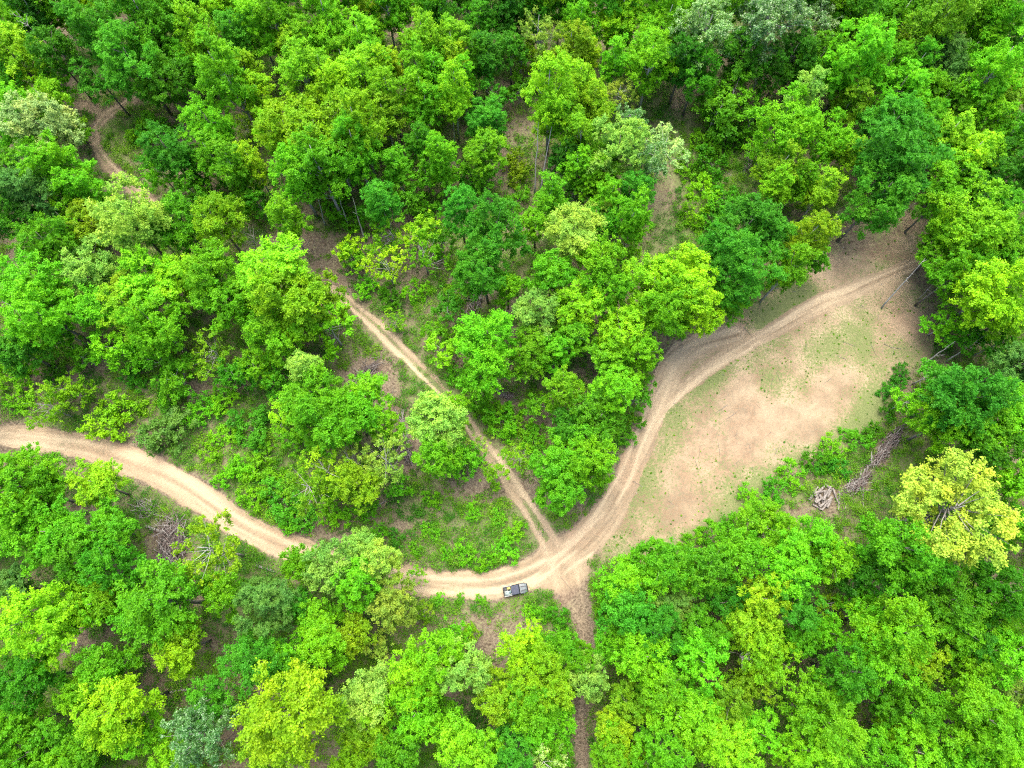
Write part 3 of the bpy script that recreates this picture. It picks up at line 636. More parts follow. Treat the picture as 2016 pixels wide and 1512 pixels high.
tag(obj('fallen_twigs', mesh_np('fallen_twigs', Vt, Qt, mat=M_dead)), 'grey fallen twigs strewn over the leaf litter', 'twigs', kind='stuff')
# small stones on the road edges
M_stone = plain_mat('stone', (.20, .175, .145), (.36, .32, .27), 2.0, .9, .2)
sw = np.clip(np.abs(kinds['dirt_road'] - .0) * (1 - sstep(.75, .98, road)) + .10 * in_clear + .25 * kinds['dirt_spur'] + .08 * kinds['two_track_trail'], 0, 1)
x, y = scatter(1300, lambda a, b: gval(sw, a, b), rs)
n = len(x); r = .05 + .12 * rs.rand(n) ** 3
oct_ = np.array([(1, 0, 0), (0, 1, 0), (-1, 0, 0), (0, -1, 0), (.2, .1, .75), (0, 0, -.5)])
Vs = (np.stack([x, y, gval(GZ, x, y) + .04], -1)[:, None, :] + oct_[None] * r[:, None, None] * (.7 + .6 * rs.rand(n, 6, 1))).reshape(-1, 3)
tri = np.array([(0, 1, 4), (1, 2, 4), (2, 3, 4), (3, 0, 4), (1, 0, 5), (2, 1, 5), (3, 2, 5), (0, 3, 5)])
tag(obj('stones', mesh_np('stones', Vs, (np.arange(n)[:, None, None] * 6 + tri[None]).reshape(-1, 3), mat=M_stone)), 'small pale stones scattered along the dirt road edges', 'stones', kind='stuff')

# ------------------------------------------------------------------ dead wood
def log_between(p0, p1, r, label, z=0.0, group=None, cat='log', name='fallen_log', mat=None, stubs=2, z1=None):
    x0, y0, _ = at(*p0); x1, y1, _ = at(*p1)
    rj = random.Random(int(p0[0] * 3 + p0[1])); gz = ground_z(x0, y0)
    L = math.hypot(x1 - x0, y1 - y0); dz = ((z1 if z1 is not None else z) - z)
    e = empty(name, (x0, y0, gz + r * .8 + z), math.atan2(y1 - y0, x1 - x0))
    mb = MB(); k = 6
    pts = [(L * i / k, rj.uniform(-.05, .05) * L * .2, dz * i / k + rj.uniform(-.02, .02)) for i in range(k + 1)]
    mb.tube(pts, [r * (1.1 - .4 * i / k) * rj.uniform(.94, 1.06) for i in range(k + 1)], 9)
    mb.build('log_trunk', mat or M_dead, e, smooth=False)
    for i in range(stubs):
        t = rj.uniform(.3, .95); a = rj.uniform(.3, 2.8); q = MB()
        b = (L * t, 0, dz * t); ln = rj.uniform(.5, 1.3) * (L / 5) ** .5
        q.tube([b, (b[0] + ln * .5 * .7, ln * .45 * math.cos(a), b[2] + ln * .35 * math.sin(a)), (b[0] + ln * .9, ln * .9 * math.cos(a), b[2] + ln * .6 * math.sin(a))], [r * .4, r * .26, r * .1], 5)
        q.build('branch_stub', mat or M_dead, e)
    tag(e, label, cat, group)
    return e
for p0, p1, r, lab in (
    ((75, 710), (138, 734), .17, 'pale grey fallen log on bare litter above the left end of the dirt road'),
    ((8, 592), (101, 666), .16, 'long grey fallen trunk slanting at the left edge among the lime trees'),
    ((330, 660), (384, 716), .15, 'grey fallen trunk under the trees left of the two track trail'),
    ((287, 1036), (331, 1051), .26, 'thick grey log sticking out of the brush pile below the road'),
    ((292, 1003), (318, 1018), .2, 'short grey log lying just above the brush pile below the road'),
    ((505, 1113), (541, 1126), .24, 'short thick dark log beside the south edge of the dirt road'),
    ((318, 1365), (386, 1354), .2, 'pale fallen log in the dark gap among bottom left trees'),
    ((943, 820), (1002, 824), .11, 'thin pale fallen trunk right of the two track trail'),
    ((1815, 1420), (1852, 1428), .2, 'grey fallen log in the dark gap at lower right'),
    ((722, 1008), (760, 985), .12, 'grey fallen pole in the green triangle left of the trail'),
    ((1108, 404), (1142, 414), .1, 'thin fallen trunk on the litter below the twin pale trunks'),
    ((1745, 440), (1810, 395), .12, 'thin grey fallen trunk on the litter at the top of the clearing'),
    ((690, 960), (720, 975), .13, 'short grey fallen log left of the trail under pale trees'),
    ((850, 555), (835, 610), .1, 'thin pale fallen pole right of the trail upper end'),
    ((1420, 330), (1445, 350), .1, 'thin pale fallen stick in the green meadow right of the overgrown track')):
    log_between(p0, p1, r, lab, group='fallen logs in the wood')
# the stacked logs at the end of the clearing
M_log = plain_mat('cut_log', (.085, .075, .066), (.20, .18, .16), 4.0, .9, .2)
cut = 'cut logs dumped at the edge of the clearing'
for p0, p1, r, z, lab in (
    ((1592, 985), (1609, 959), .21, 0, 'leftmost thick cut log of the dumped log heap'),
    ((1601, 978), (1620, 958), .22, .30, 'thick pale cut log lying across the left top of the log heap'),
    ((1607, 979), (1614, 1004), .23, 0, 'cut log pointing down at the lower left of the log heap'),
    ((1611, 974), (1618, 992), .16, .34, 'short thin cut log in the middle of the log heap'),
    ((1623, 966), (1621, 994), .21, .1, 'upright pale cut log in the centre of the log heap'),
    ((1631, 966), (1626, 980), .2, .42, 'shortest pale cut log on the right top of the log heap'),
    ((1636, 979), (1616, 1005), .2, .05, 'cut log slanting along the lower right of the log heap'),
    ((1622, 954), (1637, 965), .18, .1, 'cut log across the upper edge of the log heap'),
    ((1602, 991), (1626, 974), .17, .5, 'pale cut log lying slanting on top across the log heap'),
    ((1611, 999), (1629, 984), .17, .38, 'cut log lying second above the lower right edge of the log heap'),
    ((1597, 972), (1619, 968), .17, .62, 'cut log lying nearly level across the upper part of the log heap'),
    ((1604, 988), (1612, 961), .18, .1, 'steep cut log just inside the left side of the log heap'),
    ((1626, 1000), (1635, 984), .15, .3, 'short cut log at the lower right corner of the log heap'),
    ((1616, 986), (1631, 959), .18, .72, 'topmost cut log slanting over the middle of the log heap'),
    ((1599, 993), (1611, 1001), .15, .05, 'short cut log at the lower left corner of the log heap'),
    ((1566, 961), (1583, 954), .17, 0, 'single pale cut log on bare soil left of the log heap'),
    ((1637, 962), (1647, 990), .13, .2, 'thin grey pole at the right side of the log heap'),
    ((1651, 967), (1649, 1004), .13, 0, 'straight pale pole lying alone right of the log heap')):
    log_between(p0, p1, r * 1.25, lab, z, cut, 'log', 'cut_log', M_log, 0)
for p0, p1, r, z, lab in (
    ((1694, 934), (1697, 1010), .11, .5, 'long pale pole lying down the picture below the brush heap'),
    ((1679, 967), (1714, 966), .09, .65, 'thin pale pole lying level across the long pole'),
    ((1699, 924), (1682, 968), .13, .7, 'pale pole slanting over the brush heap beside the log heap'),
    ((1664, 1003), (1655, 965), .09, .1, 'thin grey pole right of the straight pale pole')):
    log_between(p0, p1, r, lab, z, 'loose poles by the brush heap', 'pole', 'loose_pole', M_log, 1)

def brush_pile(poly_line, width, nst, label, seed, main_dir=None, hgt=1.0, mat=None, spread=.5, lmin=1.5, lmax=4.5):
    """a heap of thrown branches along a line of photo places"""
    rj = random.Random(seed)
    pts = [at(*p)[:2] for p in poly_line]
    cx = sum(p[0] for p in pts) / len(pts); cy = sum(p[1] for p in pts) / len(pts); gz = ground_z(cx, cy)
    e = empty('brush_pile', (cx, cy, gz)); mb = MB(); ml = MB()
    for i in range(nst):
        t = rj.random() * (len(pts) - 1); k = min(int(t), len(pts) - 2); f = t - k
        x = pts[k][0] + (pts[k + 1][0] - pts[k][0]) * f + rj.gauss(0, width * .4) - cx; y = pts[k][1] + (pts[k + 1][1] - pts[k][1]) * f + rj.gauss(0, width * .4) - cy
        seg = math.atan2(pts[k + 1][1] - pts[k][1], pts[k + 1][0] - pts[k][0])
        a = (main_dir if main_dir is not None else seg) + rj.gauss(0, spread); L = rj.uniform(lmin, lmax); r = rj.uniform(.03, .085)
        z = .1 + hgt * rj.random() * math.exp(-(rj.gauss(0, .5)) ** 2); tl = rj.gauss(0, .14)
        dx, dy = math.cos(a) * L / 2, math.sin(a) * L / 2
        z0, z1 = max(.05, z - tl * L / 2), max(.05, z + tl * L / 2)
        w1, w2 = rj.uniform(-.15, .15), rj.uniform(-.15, .15)
        tgt = ml if rj.random() < .4 else mb
        tgt.tube([(x - dx, y - dy, z0), (x + w1, y + w2, (z0 + z1) / 2), (x + dx, y + dy, z1)], [r, r * .8, r * .3], 4)
    mb.build('brown_branches', mat or M_brush, e); ml.build('pale_branches', M_dead, e)
    tag(e, label, 'brush pile', 'heaps of thrown branches')
    return e
brush_pile([(338, 1035), (345, 1065), (338, 1100)], 2.6, 420, 'large tangled brown grey brush pile below the dirt road at left', 1, None, 2.2, spread=.9)
brush_pile([(705, 748), (722, 735), (742, 718)], 1.2, 100, 'reddish brown brush pile beside the two track trail at its left', 2, None, .9, spread=.45)
brush_pile([(795, 870), (800, 895), (812, 910)], .9, 120, 'dark brush pile in the gap between pale trees left of trail', 3, None, .9, spread=.6, lmax=3)
brush_pile([(793, 826), (797, 850), (803, 878)], .55, 22, 'fan of long pale bare branches above the dark brush pile', 4, math.radians(-78), 1.2, M_dead, .16, 3.5, 6)
brush_pile([(1768, 848), (1740, 885), (1712, 915)], 1.15, 260, 'long grey brush heap running along the lower edge of the clearing', 5, None, 1.3, None, .42, 1.2, 3.6)
brush_pile([(1702, 935), (1685, 950), (1665, 968)], 1.2, 170, 'grey brush heap touching the right of the log heap', 6, None, 1.1, None, .6, 1.2, 3.4)
brush_pile([(925, 620), (935, 590), (945, 570)], 1.3, 60, 'brown brush under a bare shrub right of the two track trail', 7, None, .8, spread=1)
brush_pile([(275, 1000), (300, 1005)], 1.3, 60, 'thin scatter of grey branches above the large brush pile', 8, None, .5, M_dead, .8)
brush_pile([(990, 770), (1010, 780)], 1.6, 60, 'brown brush on the litter below the central grove', 9, None, .5, None, .35)
brush_pile([(1460, 345), (1475, 320), (1480, 300)], .9, 50, 'narrow grey brush heap right of the green meadow', 10, None, .6, M_dead, .3)

def bare_tree(p0, p1, h, r, label, nbr=6, seed=1, mat=None, spread=1.0, name='bare_tree', group='leafless trunks'):
    """a leafless trunk from its foot to the photo place of its tip at height h"""
    rj = random.Random(seed + int(p0[0])); x0, y0, _ = at(*p0); x1, y1, _ = at(p1[0], p1[1], h); gz = ground_z(x0, y0)
    e = empty(name, (x0, y0, gz)); dx, dy = x1 - x0, y1 - y0; mb = MB(); k = 6
    P_ = [Vector((dx * (i / k) + rj.uniform(-.12, .12) * (0 < i < k), dy * (i / k) + rj.uniform(-.12, .12) * (0 < i < k), -.2 + (h + .2) * i / k)) for i in range(k + 1)]
    mb.tube(P_, [r * (1.1 - .95 * i / k) for i in range(k + 1)], 8); mb.build('trunk', mat or M_pale, e, smooth=True)
    q = MB()
    def br(p, d, L, rad, lev):
        a = p; dd = d.copy(); ps = [a]
        for i in range(3):
            dd = (dd + Vector((rj.uniform(-.25, .25), rj.uniform(-.25, .25), rj.uniform(-.05, .25)))).normalized(); a = a + dd * L / 3; ps.append(a)
        q.tube(ps, [rad, rad * .75, rad * .5, rad * .2], 4, cap=False)
        if lev:
            for i in range(3):
                br(ps[1 + i % 3], (dd + Vector((rj.uniform(-.8, .8), rj.uniform(-.8, .8), rj.uniform(-.2, .4)))).normalized(), L * .55, rad * .5, lev - 1)
    for i in range(nbr):
        t = rj.uniform(.35, .98); p = P_[0].lerp(P_[-1], t); a = rj.uniform(0, 6.28)
        br(p, Vector((math.cos(a), math.sin(a), rj.uniform(.3, 1.1))).normalized(), spread * rj.uniform(.7, 1.3) * (1.2 - t * .5), r * .4, 2 if spread > 1.5 else 1)
    if nbr: q.build('branches', mat or M_pale, e)
    return tag(e, label, 'tree', group)
bare_tree((1735, 607), (1822, 508), 13, .17, 'pale leaning bare trunk at the right end of the clearing', 4, 1)
bare_tree((1818, 717), (1880, 672), 8, .14, 'grey slanting bare trunk right of the clearing, the left one of two', 3, 2)
bare_tree((1860, 714), (1940, 660), 9, .16, 'grey slanting bare trunk right of the clearing, the right one of two', 3, 3)
bare_tree((1808, 590), (1850, 545), 8, .08, 'thin bare stem just right of the pale leaning trunk', 2, 4)
bare_tree((132, 142), (30, 20), 19, .17, 'tall grey bare trunk leaning to the top left corner', 9, 5, None, 1.8)
bare_tree((1052, 385), (1060, 240), 15, .17, 'pale straight trunk, left of the twin trunks at upper centre', 2, 6)
bare_tree((1062, 384), (1092, 215), 17, .18, 'pale straight trunk, right of the twin trunks at upper centre', 3, 7)
bare_tree((640, 446), (626, 392), 8, .15, 'leftmost of the three pale trunks below the dense upper wood', 1, 8)
bare_tree((686, 444), (666, 384), 8, .15, 'middle of the three pale trunks below the dense upper wood', 1, 9)
bare_tree((718, 476), (694, 388), 10, .17, 'longest and lowest of the three pale trunks below the upper wood', 1, 10)
bare_tree((1456, 142), (1520, 10), 17, .22, 'pale forked trunk among the grey green trees at the top', 12, 11, None, 3.2)
bare_tree((895, 290), (893, 215), 10, .12, 'thin pale trunk below a lime tree left of the litter strip', 1, 12)
bare_tree((512, 530), (498, 462), 9, .12, 'fine grey leafless tree among lime trees left of the trail', 22, 13, M_dead, 2.6, 'dead_tree', 'grey dead trees')
bare_tree((930, 605), (940, 560), 5, .1, 'grey leafless shrub right of the two track trail', 16, 14, M_dead, 2.2, 'dead_tree', 'grey dead trees')
bare_tree((1458, 1275), (1462, 1300), 15, .1, 'small grey dead top showing through yellow green crowns at lower right', 18, 15, M_dead, 2.0, 'dead_tree', 'grey dead trees')
bare_tree((1640, 455), (1642, 425), 9, .1, 'small grey dead treetop beside a yellow green tree above the clearing', 14, 16, M_dead, 1.6, 'dead_tree', 'grey dead trees')
bare_tree((548, 845), (566, 818), 5, .1, 'pale forked bare stem under trees left of the trail', 3, 17)

# the wood goes on outside the photograph: one mass, seen only from other places
rs = np.random.RandomState(77); rj = random.Random(77); CC = []; mb = MB()
tries = 0
while len(CC) < 10500 and tries < 2600:
    tries += 1
    px, py = rj.uniform(-330, 2346), rj.uniform(-230, 1800)
    if -75 < px < 2091 and -75 < py < 1590: continue
    h_ = rj.uniform(14, 19); x, y, _ = at(px, py, h_ - 4)
    if any(abs(x - q[0]) < 5 and abs(y - q[1]) < 5 for q in mb.v[::14]): continue
    mb.tube([(x, y, -.2), (x, y, h_ - 3)], [.25, .1], 7)
    for k in range(26):
        z = rj.uniform(-.5, 1); a = rj.uniform(0, 6.28); q = math.sqrt(max(0, 1 - z * z)) * rj.uniform(.5, 1)
        CC.append((x + 3.9 * q * math.cos(a), y + 3.9 * q * math.sin(a), h_ - 4.6 + 4.4 * z * rj.uniform(.6, 1)))
CC = np.array(CC); n = len(CC)
sw_ = obj('surrounding_wood', weeds('surrounding_wood', CC, np.clip(.55 + (N1.fbm(CC[:, 0] * .09, CC[:, 1] * .09) - .5) * 2 + rs.normal(size=n) * .1, 0, 1), np.full(n, 1.25), 34, .7, rs, .8))
tr_me = mesh_np('wood_stems', mb.v, polys=mb.f, mat=M_bark)
obj('stems', tr_me, sw_)
tag(sw_, 'green broadleaf wood continuing beyond the edges of the clearing and roads', 'wood', kind='stuff')
# ------------------------------------------------------------------ the truck
M_silver = plain_mat('silver_paint', (.035, .048, .052), (.065, .082, .086), 5, .5, .4, 0, .1)
M_rail = plain_mat('pale_rail_paint', (.11, .12, .12), (.18, .19, .185), 2.0, .4, .5, .0, .2)
M_black = plain_mat('black_plastic', (.012, .013, .016), (.03, .03, .034), 6.0, .6, .4)
M_roof = plain_mat('slate_roof_cloth', (.026, .030, .046), (.040, .046, .066), 4.0, .75, .3)
M_side = plain_mat('dark_body_paint', (.035, .045, .045), (.06, .07, .07), 2.0, .35, .5, 0, .4)
M_glass = plain_mat('dark_glass', (.008, .010, .014), (.015, .018, .022), 1.0, .08, .6)
M_tyre = plain_mat('tyre_rubber', (.015, .014, .013), (.05, .042, .034), 5.0, .95, .2)
M_steel = plain_mat('rim_steel', (.25, .25, .25), (.35, .35, .34), 3.0, .4, .5, .8)
M_lens = plain_mat('lamp_glass', (.6, .6, .58), (.75, .75, .72), 2.0, .12, .6)
M_red = plain_mat('red_lens', (.25, .01, .01), (.35, .015, .012), 2.0, .2, .6)
M_bed = plain_mat('worn_bed_floor', (.05, .055, .05), (.12, .12, .10), 5.0, .8, .3)
tx, ty, _ = at(1015, 1161, .8)
truck = empty('pickup_truck', (tx, ty, ground_z(tx, ty) + .02), math.radians(10.5))
SC = .92; truck.scale = (SC, SC, SC)
tag(truck, 'small silver pickup truck with dark roof and loaded bed on the dirt road', 'truck')
def sect(x, hw, z0, z1, b=.1, tw=None):
    tw = tw if tw is not None else hw
    return [(x, -hw, z0 + b), (x, -hw + b, z0), (x, hw - b, z0), (x, hw, z0 + b), (x, hw, z1 - b * 1.6), (x, tw - b, z1 - .01), (x, -tw + b, z1 - .01), (x, -hw, z1 - b * 1.6)]
b = MB()
b.loft([sect(-.72, .92, .42, 1.06), sect(.2, .94, .40, 1.07), sect(.95, .94, .40, 1.07), sect(1.6, .92, .42, 1.03), sect(2.05, .86, .46, .97), sect(2.2, .74, .50, .90)])
b.build('body', M_side, truck)
hd = MB(); hd.loft([[(x, -w_, z - .05), (x, -w_, z), (x, -w_ * .5, z + .05), (x, w_ * .5, z + .05), (x, w_, z), (x, w_, z - .05)] for x, w_, z in ((.88, .86, 1.10), (1.3, .86, 1.09), (1.8, .82, 1.05), (2.12, .72, .98))])
hood = hd.build('hood', M_silver, truck)
for s in (-1, 1):
    q = MB(); q.loft([[(x, s * y0, z), (x, s * y1, z), (x, s * y1, z + .02), (x, s * y0, z + .02)][::s] for x, y0, y1, z in ((1.02, .30, .46, 1.148), (1.5, .28, .45, 1.128), (2.06, .22, .36, 1.04))]); q.build('hood_stripe', M_black, hood)
q = MB(); q.box((.9, 0, 1.125), (.10, 1.70, .04), .015); q.build('cowl', M_rail, truck)
q = MB(); q.loft([[(.86, -.80, 1.10), (.86, .80, 1.10), (.82, .80, 1.10), (.82, -.80, 1.10)], [(.56, -.72, 1.74), (.56, .72, 1.74), (.52, .72, 1.74), (.52, -.72, 1.74)]]); q.build('windshield', M_glass, truck)
q = MB()
for s in (-1, 1):
    q.tube([(.84, s * .82, 1.08), (.55, s * .74, 1.78)], .04, 6); q.tube([(-.70, s * .84, 1.04), (-.66, s * .78, 1.78)], .045, 6); q.tube([(-.02, s * .86, 1.04), (-.02, s * .79, 1.80)], .035, 6)
q.build('roof_frame', M_black, truck)
r = MB(); r.loft([[(x, -w_, z - .05), (x, -w_ + .05, z), (x, -w_ * .4, z + .035), (x, w_ * .4, z + .035), (x, w_ - .05, z), (x, w_, z - .05)] for x, w_, z in ((-.80, .76, 1.80), (-.7, .82, 1.84), (-.1, .85, 1.86), (.5, .83, 1.84), (.62, .78, 1.80))]); roof = r.build('roof', M_roof, truck)
for x in (-.45, .15):
    q = MB(); q.box((x, 0, 1.902), (.03, 1.4, .012), .004); q.build('roof_seam', M_black, roof)
q = MB(); q.loft([[(-.74, -.74, 1.1), (-.74, .74, 1.1), (-.70, .74, 1.1), (-.70, -.74, 1.1)], [(-.72, -.70, 1.74), (-.72, .70, 1.74), (-.68, .70, 1.74), (-.68, -.70, 1.74)]]); q.build('rear_window', M_glass, truck)
for s in (-1, 1):
    q = MB(); q.box((.08, s * .945, .78), (1.28, .03, .5), .012); d_ = q.build('door', M_side, truck)
    q = MB(); q.box((-.38, s * .975, .92), (.16, .03, .04), .01); q.build('handle', M_black, d_)
    q = MB(); q.loft([[(-.62, s * .86, 1.08), (.72, s * .86, 1.08), (.72, s * .84, 1.08), (-.62, s * .84, 1.08)], [(-.60, s * .79, 1.73), (.48, s * .77, 1.73), (.48, s * .75, 1.73), (-.60, s * .77, 1.73)]]); q.build('side_window', M_glass, truck)
    q = MB(); q.box((.72, s * 1.06, 1.14), (.10, .20, .15), .03); q.tube([(.72, s * .92, 1.08), (.72, s * 1.0, 1.12)], .02, 5); q.build('mirror', M_black, truck)
    q = MB(); q.box((2.165, s * .60, .82), (.06, .24, .16), .025); q.build('headlight', M_lens, truck)
    q = MB(); q.box((-2.225, s * .82, .88), (.04, .12, .22), .012); q.build('taillight', M_red, truck)
    for x in (1.42, -1.45):
        w_ = empty('wheel', (x, s * .84, .37)); w_.parent = truck
        t = MB(); t.loft([[(rr_ * math.cos(a), s * yy, rr_ * math.sin(a)) for a in [2 * math.pi * k / 20 for k in range(20)]] for rr_, yy in ((.22, -.13), (.34, -.13), (.37, -.09), (.37, .09), (.34, .13), (.22, .13))], cap=False); t.build('tyre', M_tyre, w_)
        t = MB(); t.loft([[(rr_ * math.cos(a), s * yy, rr_ * math.sin(a)) for a in [2 * math.pi * k / 20 for k in range(20)]] for rr_, yy in ((.22, -.13), (.225, .10), (.19, .10), (.17, .05), (.06, .06), (.05, .09))]); t.build('rim', M_steel, w_)
    for x in (1.42, -1.45):
        q = MB(); ar = [math.radians(a) for a in range(0, 181, 20)]
        q.loft([[(x + rr_ * math.cos(a), s * yy, .42 + rr_ * math.sin(a)) for a in ar] for rr_, yy in ((.44, .90), (.44, 1.0), (.50, 1.0), (.50, .90))], cap=False); q.build('fender_flare', M_black, truck)
q = MB(); q.box((2.27, 0, .56), (.16, 1.66, .2), .06); q.build('front_bumper', M_black, truck)
q = MB(); q.box((-2.30, 0, .55), (.14, 1.66, .16), .05); q.build('rear_bumper', M_black, truck)
q = MB()
for k in range(7): q.box((2.205, -.36 + .12 * k, .80), (.03, .05, .2), .01)
q.build('grille', M_black, truck)
bed = MB(); bed.box((-1.48, 0, .66), (1.46, 1.64, .10), .02)
bed = bed.build('bed_floor', M_bed, truck)
q = MB(); q.loft([[(-2.22, s * .93, .50), (-.74, s * .93, .50), (-.74, s * .93, 1.05), (-2.22, s * .93, 1.05)] for s in (1,)] + [[(-2.22, .85, .50), (-.74, .85, .50), (-.74, .85, 1.05), (-2.22, .85, 1.05)]]); q.build('bed_side', M_side, truck)
q = MB(); q.loft([[(-2.22, -.85, .50), (-.74, -.85, .50), (-.74, -.85, 1.05), (-2.22, -.85, 1.05)], [(-2.22, -.93, .50), (-.74, -.93, .50), (-.74, -.93, 1.05), (-2.22, -.93, 1.05)]]); q.build('bed_side', M_side, truck)
for s in (-1, 1):
    q = MB(); q.box((-1.49, s * .885, 1.075), (1.5, .12, .045), .015); q.build('bed_rail', M_rail, truck)
q = MB(); q.box((-2.225, 0, .79), (.05, 1.68, .52), .015); q.build('tailgate', M_side, truck)
# what lies in the bed: things of their own
def in_bed(o, x, y, z, rz=0.0):
    c, s = math.cos(math.radians(10.5)), math.sin(math.radians(10.5))
    x, y, z = x * SC, y * SC, z * SC; o.scale = (SC, SC, SC)
    o.location = (tx + x * c - y * s, ty + x * s + y * c, ground_z(tx, ty) + .02 + z); o.rotation_euler = (0, 0, math.radians(10.5) + rz)
M_tarp = plain_mat('white_tarp', (.06, .10, .10), (.27, .295, .27), 3.2, .5, .4)
M_yel = plain_mat('yellow_sack', (.24, .215, .06), (.32, .30, .12), 4.0, .7, .3)
M_teal = plain_mat('teal_cloth', (.09, .15, .165), (.2, .26, .26), 5.0, .7, .3)
def lump(name, dx, dy, dz, seed, mat, nn=14, crump=.3):
    nz = Noise2(seed); V_ = []; F_ = []
    for j in range(nn + 1):
        for i in range(nn + 1):
            u, v = i / nn * 2 - 1, j / nn * 2 - 1
            e_ = max(0, 1 - abs(u) ** 3) ** .5 * max(0, 1 - abs(v) ** 3) ** .5
            h_ = dz * e_ * (.55 + crump * 2.2 * float(nz.fbm(np.array(u * 3.1 + 9), np.array(v * 3.1 + 5), 3) - .28))
            wx = .06 * math.sin(v * 5 + seed); V_.append((u * dx / 2 * (1 + wx), v * dy / 2 * (1 + .06 * math.sin(u * 4 + seed)), max(.01, h_)))
    for j in range(nn):
        for i in range(nn): F_.append((j * (nn + 1) + i, j * (nn + 1) + i + 1, (j + 1) * (nn + 1) + i + 1, (j + 1) * (nn + 1) + i))
    b0 = len(V_); edge = [i for i in range(nn + 1)] + [j * (nn + 1) + nn for j in range(1, nn + 1)] + [nn * (nn + 1) + i for i in range(nn - 1, -1, -1)] + [j * (nn + 1) for j in range(nn - 1, 0, -1)]
    for k in edge: V_.append((V_[k][0], V_[k][1], 0))
    m_ = len(edge)
    for k in range(m_): F_.append((edge[k], b0 + k, b0 + (k + 1) % m_, edge[(k + 1) % m_]))
    F_.append(tuple(b0 + k for k in range(m_))[::-1])
    return obj(name, mesh_np(name, V_, polys=F_, mat=mat, smooth=False))
o = lump('tarp', 1.30, .92, .34, 3, M_tarp, 16); tag(o, 'crumpled white tarp heaped along the near side of the truck bed', 'tarp'); in_bed(o, -1.45, -.36, .715)
o = lump('cloth_bundle', .52, .42, .46, 8, M_teal, 10); tag(o, 'pale teal cloth bundle on the tarp behind the cab', 'bundle'); in_bed(o, -1.10, -.30, .86, .3)
o = lump('sack', .78, .52, .42, 5, M_yel, 10); tag(o, 'yellow sack in the truck bed behind the dark roof', 'sack'); in_bed(o, -1.22, .50, .715, .1)
o = lump('tool_bag', .40, .30, .44, 6, M_black, 8, .2); tag(o, 'small black bag between the yellow sack and the white tarp', 'bag'); in_bed(o, -1.25, .13, .74, .2)
cr_ = empty('plastic_crate'); tag(cr_, 'black open crate at the far rear corner of the truck bed', 'crate'); in_bed(cr_, -1.92, .50, .715)
q = MB(); q.box((0, 0, .02), (.48, .62, .03), .008); q.build('crate_floor', M_black, cr_)
for dx, dy, sx, sy in ((-.235, 0, .025, .62), (.235, 0, .025, .62), (0, .30, .44, .025), (0, -.30, .44, .025)):
    q = MB()
    for z in (.08, .18, .28): q.box((dx, dy, z), (sx, sy, .06), .006)
    for k in (-1, 0, 1): q.box((dx + (k * .17 if sx > sy else 0), dy + (k * .24 if sy > sx else 0), .18), (.027 if sx < sy else .04, .027 if sy < sx else .04, .30), .004)
    q.build('crate_side', M_black, cr_)
